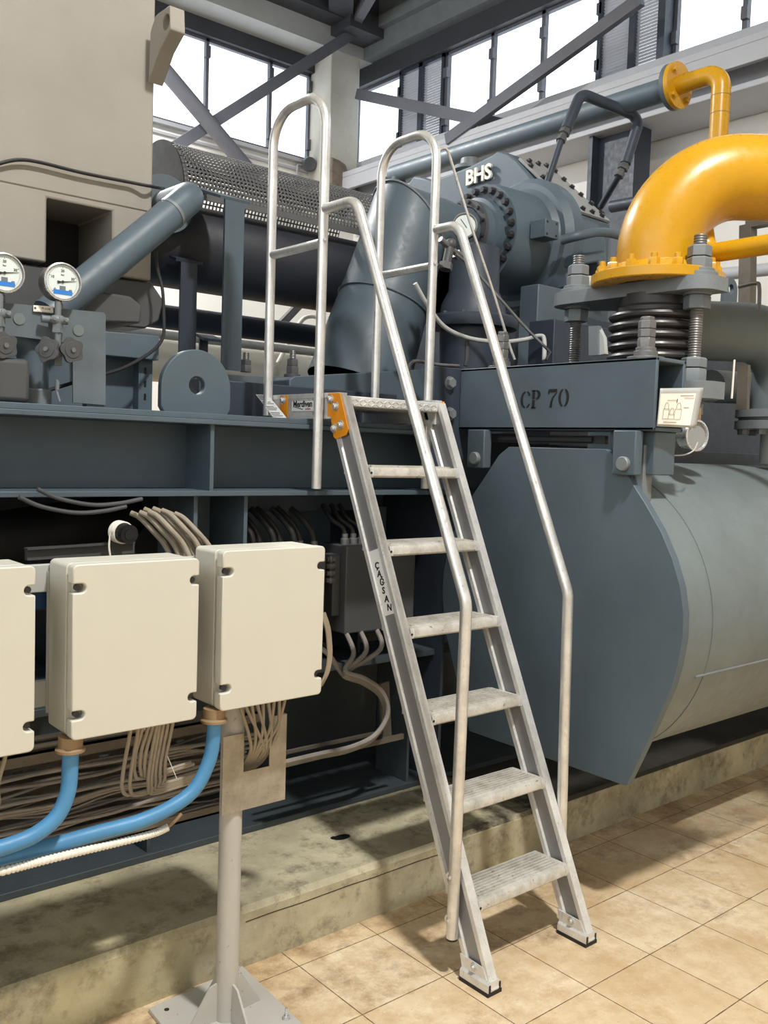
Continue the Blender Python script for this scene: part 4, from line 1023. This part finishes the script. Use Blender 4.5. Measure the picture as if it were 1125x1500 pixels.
# bent tube handle over the gear unit
hn = thing('vent_pipe', 'grey bent pipe loop with couplings standing on the sloping cover', 'pipe', (4.2, 3.3, 2.9))
hp = [(3.944, 3.400, 2.981), (4.067, 3.400, 3.285), (4.104, 3.400, 3.349), (4.219, 3.400, 3.574), (4.614, 3.280, 3.513), (4.625, 3.280, 3.466), (4.521, 3.300, 3.236), (4.482, 3.310, 3.164), (4.601, 3.520, 3.048)]
hp[0] = (3.944, 3.400, 2.981)
MB().tube(fillet([hp[2], hp[3], hp[4], hp[6]], [.07, .06], 7), .031, 18).build('upper_loop', 'navy', hn)
for a, b in ((hp[0], hp[1]), (hp[8], hp[7])): MB().cyl(a, b, .019, 14).build('lower_tube', 'navy', hn)
for a, b in ((hp[1], hp[2]), (hp[7], hp[6])):
    a, b = V(a), V(b); d = (b - a).normalized()
    MB().lathe([(0, -.01), (.028, -.01), (.028, .02), (.022, .025), (.022, .035), (.032, .04), (.032, .07), (.026, .08), (0, .08)], a, d, 6).build('coupling', 'jb', hn)

# grey header pipe with the yellow riser
XR = 4.5
hd = thing('header_pipe', 'long grey pipe along the right wall ending at the yellow flange', 'pipe', (XR, 4.2, 3.5))
ZP = 3.576; YF = 2.957
MB().cyl((XR, YF + .028, ZP), (XR, 5.33, ZP), .063, 26).build('pipe', 'grey', hd)
MB().ring((XR, YF + .028, ZP), (0, 1, 0), .0, .122, .024, 30).build('end_flange', 'grey', hd)
MB().cyl((XR, 5.27, ZP - 1.9), (XR, 5.27, ZP), .055, 16).build('drop_leg', 'navy', hd)

yp = thing('yellow_pipe', 'large yellow pipe bend rising from the bolted plate with a small riser on top', 'pipe', (3.05, 2.12, 2.21))
YB = V((3.09, 2.085, 0)); RP = .155; RB = .30; hd_ = V((.764, -.645, 0)); ZF = 2.218; ZS = 2.325
c_ = YB + hd_ * RB; arcp = [V((YB.x, YB.y, ZF + .03))]
for k in range(21):
    a = PI - PI / 2 * k / 20; arcp.append(c_ + hd_ * (RB * math.cos(a)) + V((0, 0, ZS + RB * math.sin(a))))
arcp.append(arcp[-1] + hd_ * 1.2)
MB().tube(arcp, RP, 40).build('bend', 'yellow', yp)
random.seed(2)
ww = [V((YB.x, YB.y, ZF + .062)) + V((math.cos(2 * PI * k / 40), math.sin(2 * PI * k / 40), 0)) * (RP + .001) + V((0, 0, random.uniform(-.003, .003))) for k in range(40)]
MB().tube(ww + [ww[0]], .0055, 6, False).build('weld_bead', 'yellow', yp)
MB().lathe([(RP, 0), (.242, 0), (.246, .004), (.246, .036), (.24, .04), (.19, .042), (.17, .07), (RP, .075)], (YB.x, YB.y, ZF - .01), (0, 0, 1), 56).build('base_flange', 'yellow', yp)
for k in range(16):
    a = 2 * PI * (k + .35) / 16; p = V((YB.x + .212 * math.cos(a), YB.y + .212 * math.sin(a), ZF + .031))
    mb = MB().hexa(p, (0, 0, 1), .021, .026, a); mb.lathe([(0, .026), (.0125, .026), (.0125, .042), (.008, .045), (0, .045)], p, (0, 0, 1), 12)
    mb.build('flange_bolt', 'yellow', yp)
RZ = V((XR, 2.708, 0)); 
rp = MB().tube(fillet([(RZ.x, RZ.y, 2.85), (RZ.x, RZ.y, ZP), (RZ.x, YF, ZP)], .086, 8), .049, 24).build('riser', 'yellow', yp)
for z in (3.36, 3.45): MB().ring((RZ.x, RZ.y, z), (0, 0, 1), .04, .0505, .003, 24).build('riser_seam', 'brown', yp)
rf = MB().ring((XR, YF, ZP), (0, 1, 0), .02, .122, .026, 34).build('riser_flange', 'yellow', yp)
MB().ring((XR, YF + .0262, ZP), (0, 1, 0), .02, .114, .003, 34).build('gasket', 'black', yp)
for k in range(4):
    a = PI / 4 + PI / 2 * k; bolt(yp, 'riser_bolt', (XR + .092 * math.cos(a), YF, ZP + .092 * math.sin(a)), (0, -1, 0), .015, .019, 'yellow')
b0 = V((3.220, 1.982, 2.445)); b1 = V((3.220, 1.958, 2.335)); b2 = V((3.203, 1.550, 2.331)); b2 = b1 + (b2 - b1) * 3.0
solo(MB().tube(fillet([b0, b1, b2], .06, 8), .036, 22), 'yellow_branch_pipe', 'yellow', 'small yellow branch pipe elbowing out to the right below the big bend', 'pipe')

# ------------------------------------------------------------------ bellows with tie plates
bw = thing('expansion_joint', 'dark ribbed bellows joint held by grey tie plates under the yellow flange', 'expansion joint', (3.05, 2.155, 1.70))
prof = [(.13, 1.85), (.145, 1.875)]
for k in range(6):
    z = 1.88 + .038 * k
    for j in range(7):
        a = -PI / 2 + PI * j / 6; prof.append((.145 + .028 * math.cos(a), z + .019 + .0165 * math.sin(a)))
prof += [(.145, 2.12), (.135, 2.13), (.135, 2.17)]
MB().lathe(prof, (YB.x, YB.y, 0), (0, 0, 1), 48).build('bellows', 'bellows', bw)
def tie_plate(z, h, x0, x1, y0, y1, r, xn):
    out = []
    for cx, cy, a0, rr_ in ((x0 + r, y0 + r, PI, r), (xn - .015, y0 + .015, 1.5 * PI, .015), (xn - .005, y0 + .12, -.3, .005), (x1 - .015, y0 + .27, 1.6 * PI, .015), (x1 - .015, y1 - .27, 0, .015), (xn - .015, y1 - .015, 0, .015), (x0 + r, y1 - r, .5 * PI, r)):
        for k in range(7): a = a0 + PI / 2 * k / 6; out.append((cx + rr_ * math.cos(a), cy + rr_ * math.sin(a), z))
    return MB().prism(out, (0, 0, h)).build('tie_plate', 'flange', bw, .005)
tie_plate(2.160, .050, 2.962, 3.33, 1.80, 2.52, .085, 3.12)
tie_plate(1.775, .062, 2.962, 3.26, 1.785, 2.53, .085, 3.11)
for y in (1.885, 2.43):
    mb = MB(); thread(mb, (3.05, y, 1.66), (0, 0, 1), .024, .705, .009); rod = mb.build('tie_rod', 'bolt', bw)
    for z, kind, r_, h_ in ((2.210, 'w', .068, .018), (2.228, 'w', .056, .014), (2.242, 'n', .046, .042), (2.287, 'n', .043, .040), (2.10, 'n', .048, .05), (2.15, 'w', .05, .014), (1.84, 'n', .046, .048), (1.89, 'n', .046, .036), (1.72, 'n', .042, .045)):
        mb = MB()
        (mb.disc((3.05, y, z), (0, 0, 1), r_, h_, 28) if kind == 'w' else mb.hexa((3.05, y, z), (0, 0, 1), r_, h_, .5))
        mb.build('hex_nut' if kind == 'n' else 'washer', 'flange', bw, .0015)
MB().cyl((3.05, 2.155, 1.50), (3.05, 2.155, 1.87), .15, 36).build('neck_tube', 'grey', bw)

rfit = thing('relief_fitting', 'small pale round fitting tucked beside the yellow base flange', 'fitting', (3.238, 2.500, 2.270))
q = V((3.106, 2.420, 2.259)); MB().sphere(q, .034, 16).cyl(q + V((-.05, .02, .0)), q + V((.06, -.02, .0)), .02, 12).build('body', 'palegrey', rfit)
MB().cyl(q - V((0, 0, .075)), q, .012, 10).build('stem', 'flange', rfit)
sbk = thing('side_plate', 'grey plate and pale ring edge standing left of the dark bellows', 'plate', (2.950, 2.249, 1.934))
MB().prism([(2.860, 2.212, 1.935), (2.860, 2.168, 1.935), (2.860, 2.175, 2.044), (2.860, 2.219, 2.045)], (.02, 0, 0)).build('plate', 'flange', sbk)
MB().prism([(2.870, 2.170, 1.936), (2.870, 2.145, 1.939), (2.870, 2.155, 2.000), (2.870, 2.179, 2.038)], (.02, 0, 0)).build('ring_edge', 'palegrey', sbk)

# ------------------------------------------------------------------ cantilever beam with stencilled mark
cbm = thing('cantilever_section', 'grey hollow cantilever beam with a black stencilled mark above the big tank', 'beam', (2.70, 2.2, 1.645))
Xa, Xb, Ya, Yb_, Za, Zb = 2.613, 2.783, 1.747, 2.642, 1.645, 1.884; th = .014
mb = MB(); mb.box((Xa, Ya, Za), (Xa + th, Yb_, Zb)); mb.box((Xb - th, Ya, Za), (Xb, Yb_, Zb)); mb.box((Xa, Ya, Zb - th), (Xb, Yb_, Zb)); mb.box((Xa, Ya, Za), (Xb, Yb_, Za + th)); mb.box((Xa + .01, 2.60, Za + .01), (Xb - .01, 2.63, Zb - .01))
mb.build('beam', 'grey', cbm, .004)
# stencilled mark drawn stroke by stroke
S0 = V((2.613, 2.322, 1.723)); S1 = V((2.613, 2.100, 1.727)); ux = (S1 - S0); UL = ux.length; ux.normalize(); HT = .066
def stroke(pts, ws, mb):
    """flat ribbon of varying width on the beam face; pts in letter units"""
    L_, R__ = [], []
    for i, p in enumerate(pts):
        a = pts[max(i - 1, 0)]; b = pts[min(i + 1, len(pts) - 1)]; dx, dy = b[0] - a[0], b[1] - a[1]; l = math.hypot(dx, dy) or 1
        nx, ny = -dy / l, dx / l; w_ = ws[i] / 2; L_.append((p[0] + nx * w_, p[1] + ny * w_)); R__.append((p[0] - nx * w_, p[1] - ny * w_))
    def W(q): return S0 + ux * (q[0]) + V((0, 0, q[1])) + V((-.0012, 0, 0))
    for i in range(len(pts) - 1): mb.prism([W(L_[i]), W(L_[i + 1]), W(R__[i + 1]), W(R__[i])], (.001, 0, 0))
mk = MB(); h = HT; k_ = UL / .185
def arcs(cx, cy, rx, ry, a0, a1, wmax, wmin, n=10):
    P_, W_ = [], []
    for i in range(n + 1):
        a = math.radians(a0 + (a1 - a0) * i / n); P_.append(((cx + rx * math.cos(a)) * k_, cy + ry * math.sin(a))); W_.append(wmin + (wmax - wmin) * abs(math.cos(a)))
    stroke(P_, W_, mk)
mk = MB()
arcs(.022, h / 2, .017, h * .44, 100, 260, .011, .003); arcs(.022, h / 2, .017, h * .44, 78, 30, .010, .003, 4); arcs(.022, h / 2, .017, h * .44, -78, -35, .009, .003, 4)
mk.build('stencil_letter', 'black', cbm)
mk = MB()
stroke([(.052 * k_, 0), (.052 * k_, h * .45)], [.012, .012], mk); stroke([(.052 * k_, h * .52), (.052 * k_, h)], [.012, .012], mk)
stroke([(.044 * k_, .002), (.062 * k_, .002)], [.004, .004], mk); stroke([(.044 * k_, h - .002), (.060 * k_, h - .002)], [.004, .004], mk)
arcs(.060, h * .74, .014, h * .23, 80, -80, .012, .003)
mk.build('stencil_letter', 'black', cbm)
mk = MB()
stroke([(.111 * k_, h - .006), (.142 * k_, h - .006)], [.012, .012], mk); stroke([(.111 * k_, h - .004), (.110 * k_, h * .74)], [.004, .004], mk); stroke([(.142 * k_, h - .012), (.128 * k_, h * .55), (.122 * k_, h * .3), (.120 * k_, 0)], [.004, .007, .010, .011], mk)
mk.build('stencil_letter', 'black', cbm)
mk = MB()
arcs(.168, h / 2, .015, h * .46, 105, 255, .011, .003); arcs(.168, h / 2, .015, h * .46, 75, -75, .011, .003)
mk.build('stencil_letter', 'black', cbm)

for q, r in (((2.700, 1.851, 1.913), 1.0), ((2.700, 2.505, 1.918), .85)):
    y = q[1]; stud(cbm, 2.70, y, Zb, .02, (('w', .062 * r, .010), ('w', .040 * r, .020), ('w', .034 * r, .012), ('n', .030 * r, .035), ('n', .030 * r, .028), ('n', .030 * r, .028), ('n', .024 * r, .012)), 'bolt')
for y0, y1 in ((2.475, 2.565), (1.795, 1.885)):
    lgp = MB().box((2.588, y0, 1.498), (2.63, y1, 1.645)).build('hanger_lug', 'grey', cbm, .004)
    MB().lathe([(0, 0), (.024, 0), (.024, .012), (.021, .016), (0, .016)], (2.588, (y0 + y1) / 2 - .004, 1.535), (-1, 0, 0), 24).build('pin', 'flange', lgp)
MB().box((2.66, 1.77, 1.50), (2.78, 1.95, 1.645)).build('hanger_block', 'grey', cbm, .004)
MB().box((2.70, 2.0, 1.60), (2.72, 2.60, 1.63)).cyl((2.70, 2.05, 1.615), (2.70, 2.5, 1.615), .012, 10).build('underside_bar', 'jb', cbm)
# curled diagram sheet hanging in the open beam end
ps = thing('diagram_sheet', 'curled plastic covered diagram sheet hanging in the open beam end', 'sheet', (2.72, 1.74, 1.66))
def sheet_pt(u, v):
    a = V((2.618, 1.742, 1.660)); b = V((2.798, 1.742, 1.661)); c = V((2.626, 1.742, 1.782)); d = V((2.847, 1.742, 1.799))
    p = (a.lerp(b, u)).lerp(c.lerp(d, u), v); return p + V((0, -.004 - .03 * u * u * (1 - .3 * v), 0))
mb = MB(); n = 10
g_ = [sheet_pt(i / n, j / n) for j in range(n + 1) for i in range(n + 1)]
mb.add(g_, [(j * (n + 1) + i, j * (n + 1) + i + 1, (j + 1) * (n + 1) + i + 1, (j + 1) * (n + 1) + i) for j in range(n) for i in range(n)])
po_ = mb.build('plastic_sleeve', 'palegrey', ps); so = po_.modifiers.new('sheet_thickness', 'SOLIDIFY'); so.thickness = .001; so.offset = -1
mb = MB(); g_ = [sheet_pt(.01 + .84 * i / n, .06 + .80 * j / n) + V((0, -.0015, 0)) for j in range(n + 1) for i in range(n + 1)]
mb.add(g_, [(j * (n + 1) + i, j * (n + 1) + i + 1, (j + 1) * (n + 1) + i + 1, (j + 1) * (n + 1) + i) for j in range(n) for i in range(n)])
pa = mb.build('paper', 'paper', ps)
ln = MB()
def dl(pts, w_=.0009):
    P_ = [sheet_pt(u, v) + V((0, -.003, 0)) for u, v in pts]
    for a, b in zip(P_, P_[1:]): ln.bar(a, b, w_, .0004, (0, 1, 0))
for u0, u1, v0, v1 in ((.12, .27, .2, .46), (.27, .42, .2, .32), (.42, .58, .2, .46)):
    dl([(u0, v0), (u1, v0), (u1, v1), (u0, v1), (u0, v0)])
for uc, vb in ((.195, .46), (.345, .32), (.50, .46)): dl([(uc - .05, vb), (uc - .05, vb + .08), (uc - .02, vb + .16), (uc + .02, vb + .16), (uc + .05, vb + .08), (uc + .05, vb)])
dl([(.15, .12), (.5, .12)], .0016); dl([(.5, .80), (.8, .80)], .0014); dl([(.6, .74), (.82, .74)], .001); dl([(.62, .5), (.74, .5)], .0014); dl([(.2, .68), (.45, .69)], .001); dl([(.44, .62), (.44, .72)], .003)
ln.build('line_drawing', 'ink', pa)

# ------------------------------------------------------------------ big tank under the beam
tn = thing('horizontal_tank', 'big grey horizontal tank with a flat shaped end plate over the plinth', 'tank', (4.6, 2.15, .43))
MB().lathe([(0, 0), (.541, 0), (.541, 4.2), (0, 4.2)], (2.645, 2.15, 1.0), (1, 0, 0), 96).build('shell', 'tankpaint', tn)
half_ = [(1.929, 1.582), (1.880, 1.55), (1.80, 1.45), (1.765, 1.409), (1.700, 1.322), (1.653, 1.238), (1.618, 1.150), (1.602, 1.068), (1.600, .99), (1.612, .90), (1.632, .82), (1.70, .65), (1.782, .458)]
poly = [(y, z) for y, z in half_] + [(4.3 - y, z) for y, z in half_[::-1]]
poly = [(y, z) for y, z in poly]
MB().prism([(2.613, y, z) for y, z in poly], (.034, 0, 0)).build('end_plate', 'grey', tn, .002)
ws = MB(); a = math.radians(197); ws.cyl((2.75, 2.15 + .541 * math.cos(a), 1.0 + .541 * math.sin(a)), (6.8, 2.15 + .541 * math.cos(a), 1.0 + .541 * math.sin(a)), .005, 8)
ws.build('weld_seam', 'flange', tn)
MB().ring((2.80, 2.15, 1.0), (1, 0, 0), .535, .5435, .008, 96).build('ring_weld', 'tankpaint', tn)
MB().box((2.648, 1.80, 1.40), (2.70, 1.87, 1.60)).build('end_strap', 'flange', tn, .004)

# ------------------------------------------------------------------ pump nozzle and small piping left of the bellows
nz_ = thing('pump_nozzle', 'dark grey vertical flanged nozzle below the gear unit', 'nozzle', (3.193, 3.150, 1.957))
q = V((3.182, 3.150, 2.155)); 
MB().lathe([(0, -.32), (.145, -.32), (.155, -.06), (.155, -.02), (.21, -.015), (.215, .0), (.215, .03), (.205, .04), (.16, .045), (.15, .10), (.12, .16), (.115, .36), (0, .40)], q, (0, 0, 1), 44).build('body', 'navy', nz_)
for k in range(12):
    a = 2 * PI * k / 12; bolt(nz_, 'flange_bolt', q + V((.185 * math.cos(a), .185 * math.sin(a), .036)), (0, 0, 1), .012, .014, 'jb')
vf = thing('valve_fitting', 'small dark valve fittings beside the dial on the gear inlet', 'valve', (2.812, 2.950, 2.340))
v0 = V((2.800, 2.950, 2.338)); v1 = V((2.827, 2.950, 2.450))
MB().cyl(v0, v1, .020, 12).lathe([(0, 0), (.03, 0), (.03, .03), (0, .03)], v0, v1 - v0, 6).sphere(v1, .026, 12).build('body', 'jb', vf)
MB().cyl((2.766, 2.950, 2.462), (2.879, 2.950, 2.411), .014, 10).lathe([(0, 0), (.022, 0), (.022, .02), (0, .02)], (2.862, 2.950, 2.417), (1, 0, -.6), 6).build('side_stem', 'bolt', vf)
MB().cyl((2.755, 2.950, 2.352), (2.833, 2.950, 2.340), .007, 8).build('lever', 'jb', vf)
dgp = V((3.156, 3.200, 2.627))
dg = thing('dial_gauge', 'small round dial gauge on the grey pipe end beside the bolt ring', 'gauge', dgp)
axd = V((-.75, -.66, .0)).normalized()
MB().lathe([(0, -.03), (.06, -.03), (.063, .006), (.06, .012), (.054, .012), (.052, .004), (0, .004)], dgp, axd, 30).build('case', 'bolt', dg)
MB().disc(dgp + axd * .0045, axd, .051, .001, 30).build('dial', 'dial', dg)
u_, w__, _ = frame(axd)
MB().bar(dgp + axd * .0065 + w__ * .03 - u_ * .02, dgp + axd * .0065 - w__ * .01 + u_ * .01, .003, .001, axd).build('needle', 'ink', dg)
def wire(pts, r, name, mat, label, cat='pipe', sm=6, grp=None): return solo(MB().tube(curve(pts, sm), r, 10), name, mat, label, cat, grp)
wire([(2.544, 2.750, 2.707), (2.550, 2.750, 2.734), (2.571, 2.750, 2.752), (2.598, 2.750, 2.750), (2.627, 2.750, 2.704), (2.717, 2.720, 2.474), (2.830, 2.700, 2.242), (2.915, 2.670, 2.019), (2.940, 2.655, 1.950)], .0055, 'bright_tube', 'alutube', 'thin bright tube hooked at the top, slanting down behind the right handrail')
wire([(2.814, 2.900, 2.400), (2.909, 2.880, 2.343), (3.001, 2.820, 2.235), (3.107, 2.750, 2.109), (3.182, 2.680, 2.014), (3.175, 2.670, 1.998), (3.147, 2.660, 1.966)], .0065, 'dark_tube', 'bolt', 'thin dull tube slanting down right from the valve fittings')
wire([(2.630, 2.950, 2.256), (2.700, 2.950, 2.180), (2.805, 2.950, 2.097), (2.920, 2.930, 2.061), (3.032, 2.900, 2.052), (3.121, 2.880, 2.057), (3.224, 2.850, 2.077), (3.258, 2.800, 2.093), (3.269, 2.780, 2.077), (3.240, 2.750, 1.978)], .010, 'grey_hose', 'palegrey', 'grey flexible hose sagging behind the right handrail to the beam top', 'hose')
wire([(2.482, 2.800, 1.747), (2.476, 2.800, 1.868), (2.493, 2.800, 1.905), (2.529, 2.800, 1.916), (2.631, 2.800, 1.911), (2.757, 2.800, 1.916)], .007, 'bent_conduit', 'bolt', 'thin grey conduit bent over the frame behind the platform', 'pipe')
wire([(2.949, 2.950, 2.056), (2.953, 2.950, 1.982), (2.947, 2.950, 1.939)], .010, 'drain_cock', 'jb', 'small dark drain cock hanging below the grey hose', 'valve')

# ------------------------------------------------------------------ right hand side pieces
eb = thing('elbow_pipe', 'grey elbow pipe with a bolted flange at the right edge', 'pipe', (3.900, 2.092, 1.667))
e0 = V((3.900, 2.405, 2.147)); 
q0 = V((3.465, 2.200, 2.076)); q1 = V((3.939, 2.000, 2.112)); qf = V((3.984, 2.000, 1.754))
MB().tube(fillet([V((q1.x - .38, q1.y + .27, q1.z)), q1, V((q1.x, q1.y, qf.z))], .21, 12), .126, 36).build('elbow', 'tankpaint', eb)
MB().lathe([(.13, .03), (.185, .028), (.185, -.005), (.17, -.008), (.17, -.018), (.185, -.021), (.185, -.055), (0, -.055)], (q1.x, q1.y, qf.z), (0, 0, 1), 44).build('flange', 'flange', eb)
for k in range(10):
    a = 2 * PI * k / 10; bolt(eb, 'flange_bolt', (q1.x + .155 * math.cos(a), q1.y + .155 * math.sin(a), qf.z - .055), (0, 0, -1), .019, .024, 'flange')
MB().cyl((q1.x, q1.y, qf.z - .05), (q1.x, q1.y, 1.55), .075, 26).build('lower_stub', 'bluelabel' if False else 'palegrey', eb)
MB().cyl((3.865, 2.300, 1.893), (4.216, 2.300, 1.907), .075, 26).build('side_stub', 'tankpaint', eb)
solo(lug_plate(tuple(V((3.915, 2.250, 2.255)) - V((0, 0, .03))), .11, .155, .02, .021, .105), 'lifting_eye', 'grey', 'small grey lifting eye plate on top of the grey elbow pipe', 'lifting eye', bevel=.002)
rk = thing('steel_rack', 'grey galvanised steel rack post with a top arm at the right edge', 'rack', (5.200, 2.850, 1.786))
r0 = (5.200, 2.850, 1.786); r1 = (5.200, 2.905, 2.948)
mb = MB().bar(r0, r1, .075, .075, (1, 0, 0)); mb.build('post', 'tray', rk, .003)
MB().bar((5.200, 2.905, 2.956), (5.200, 2.682, 2.958), .07, .06).build('arm', 'tray', rk)
ar_ = MB()
for k in range(3):
    p = V((5.200, 2.888, 2.949)).lerp(V((5.200, 2.682, 2.954)), .1 + .3 * k); ar_.disc(p + V((-.031, 0, 0)), (-1, 0, 0), .01, .001, 10)
ar_.build('arm_hole', 'black', rk)
solo(MB().cyl((6.300, 3.826, 2.925), (6.300, 2.164, 2.879), .045, 18), 'wall_pipe', 'wallgrey', 'pale grey pipe along the white right wall behind the yellow branch', 'pipe')
wire([(3.600, 2.037, 2.273), (3.600, 1.967, 2.279), (3.600, 1.948, 2.264), (3.600, 1.943, 2.176)], .008, 'small_bent_tube', 'bolt', 'thin bent tube beside the rack post above the elbow pipe')
solo(MB().cyl((5.300, 3.963, 3.260), (5.300, 3.672, 3.252), .04, 18), 'stub_pipe', 'navy', 'short dark pipe crossing the foot of the dark wall column', 'pipe')
cgp = V((2.994, 1.830, 1.642))
cg = thing('hanging_gauge', 'round bright rimmed gauge hanging below the tie plate end', 'gauge', cgp - V((0, 0, .05)))
axd = V((-.2, -.97, .0)).normalized()
MB().lathe([(0, -.045), (.046, -.045), (.048, 0), (.055, .002), (.056, .012), (.050, .014), (.047, .004), (0, .004)], cgp, axd, 32).build('case', 'shiny', cg)
MB().disc(cgp + axd * .0045, axd, .046, .001, 30).build('dial', 'cover', cg)
MB().box(cgp + V((-.016, -.012, .05)), cgp + V((.016, .02, .10))).build('stem', 'brown', cg, .003)
wire([(2.932, 1.780, 1.617), (2.893, 1.770, 1.588), (2.855, 1.780, 1.572), (2.812, 1.800, 1.568), (2.801, 1.820, 1.568)], .0025, 'capillary_wire', 'palegrey', 'thin pale wire curling from the hanging gauge', 'wire')
solo(MB().cyl((3.350, 1.898, 1.797), (3.350, 1.896, 1.946), .004, 8), 'thin_rod', 'paper', 'thin pale rod standing beside the grey elbow pipe', 'rod')
mb = MB().box((3.35, 2.45, 1.45), (5.2, 2.75, 1.60)); mb.box((3.3, 2.75, 1.60), (5.6, 2.9, 2.17))
solo(mb, 'skid_extension', 'navy', 'dark blue frame block beyond the tank on the right', 'frame', bevel=.004)
mb = MB().bar((3.550, 1.961, 1.766), (3.550, 1.966, 1.945), .045, .02, (1, 0, 0))
solo(mb, 'slotted_upright', 'tray', 'short slotted upright beside the elbow flange', 'upright')

# ------------------------------------------------------------------ under the front beam
jb = thing('cable_enclosure', 'dark grey metal cable enclosure hanging behind the ladder', 'enclosure', (2.2, 2.72, .87))
MB().box((2.115, 2.70, .865), (2.46, 2.84, 1.195)).build('body', 'jb', jb, .004)
MB().box((2.08, 2.735, .93), (2.115, 2.80, 1.16)).build('side_body', 'jb', jb, .003)
for k in range(4): MB().lathe([(0, 0), (.014, 0), (.014, .018), (.009, .022), (.009, .035), (0, .035)], (2.083, 2.74, 1.145 - .026 * k), (-1, -.1, 0), 12).build('cable_gland', 'bolt', jb)
for k in range(3): MB().lathe([(0, 0), (.017, 0), (.017, .02), (.012, .024), (.012, .04), (0, .04)], (2.15 + .04 * k, 2.76, 1.195), (0, 0, 1), 12).build('top_gland', 'bolt', jb)
jb2 = thing('low_enclosure', 'low dark enclosure with cable glands hidden behind the right cream box', 'enclosure', (1.8, 2.72, .9))
MB().box((1.72, 2.70, .9), (2.02, 2.84, 1.17)).build('body', 'jb', jb2, .004)
for k in range(7): MB().lathe([(0, 0), (.019, 0), (.019, .025), (.013, .03), (.013, .045), (0, .045)], (1.735 + .043 * k, 2.74 + .03 * (k % 2), 1.17), (0, 0, 1), 12).build('top_gland', 'bolt', jb2)
random.seed(9)
for k in range(7):
    x = 1.735 + .043 * k; y = 2.74 + .03 * (k % 2)
    wire([(x, y, 1.21), (x - .01, y + .005, 1.25), (x - .03, y + .03, 1.29), (x - .05, y + .08, 1.33)], .011, 'gland_cable', 'rubber', 'black cable arching into the low enclosure under the beam', 'cable', 5, 'black cables above the low enclosure')
for k in range(3):
    x = 2.15 + .04 * k
    wire([(x, 2.76, 1.23), (x - .01, 2.765, 1.26), (x - .045, 2.79, 1.29), (x - .05, 2.84, 1.34)], .009, 'dark_cable', 'rubber', 'black cable dropping into the cable enclosure behind the ladder', 'cable', 5, 'black cables above the cable enclosure')
for k in range(9):
    o = .016 * k
    wire([(1.252, 2.620, 1.352), (1.272, 2.600, 1.339), (1.297, 2.560, 1.300), (1.326, 2.540, 1.260), (1.342, 2.520, 1.213)], .0085, 'bundled_cable', 'cable', 'grey beige cable in the thick bundle above the middle cream box', 'cable', 5, 'bundled cables above the boxes').location += V((.10 - o * .9, .03 * (k % 3) - .03, -.012 * abs(k - 4) * .3))
bp_ = thing('black_pipe', 'thick black pipe lying under the skid beam above the boxes', 'pipe', (.9, 2.9, 1.25))
MB().cyl((0.666, 2.750, 1.227), (1.476, 3.200, 1.284), .085, 30).build('pipe', 'black', bp_)
sp = thing('cord_spool', 'black pipe stub wound with cream cord and a red tab', 'spool', (1.200, 2.600, 1.279))
s0 = V((1.181, 2.620, 1.286)); s1 = V((1.188, 2.550, 1.282)); sd = (s1 - s0).normalized()
MB().tube([s0, s1], .028, 24).build('stub', 'black', sp)
for k in range(5):
    rg = ringv(s0 + sd * (.006 + .007 * k), sd, .031, 24); MB().tube(rg + [rg[0]], .003, 6, False).build('cord_turn', 'paper', sp)
MB().disc(s1 + sd * .001, sd, .016, .001, 18).build('bore', 'rubber', sp)
MB().tube(curve([s0 + V((-.03, -.02, 0)), s0 + V((-.034, -.02, -.04)), s0 + V((-.03, -.02, -.072))], 5), .003, 7).build('cord_tail', 'paper', sp)
MB().box(s0 + V((-.042, -.026, -.088)), s0 + V((-.018, -.014, -.072))).build('red_tab', 'red', sp)
ch = MB().bar((0.926, 2.660, 1.224), (1.251, 2.660, 1.230), .02, .034); ch.bar((0.922, 2.650, 1.241), (1.246, 2.650, 1.248), .03, .005)
solo(ch, 'steel_channel', 'jb', 'grey steel channel just above the cream boxes', 'channel')
for k in range(2):
    wire([(0.885, 2.600, 1.391), (0.946, 2.600, 1.364), (1.043, 2.600, 1.345), (1.125, 2.600, 1.348), (1.199, 2.600, 1.361)], .0065, 'slack_cable', 'jb', 'dark slack cable hanging below the front beam', 'cable', 6, 'slack cables below the front beam').location += V((.05 * k, 0, .022 * k))
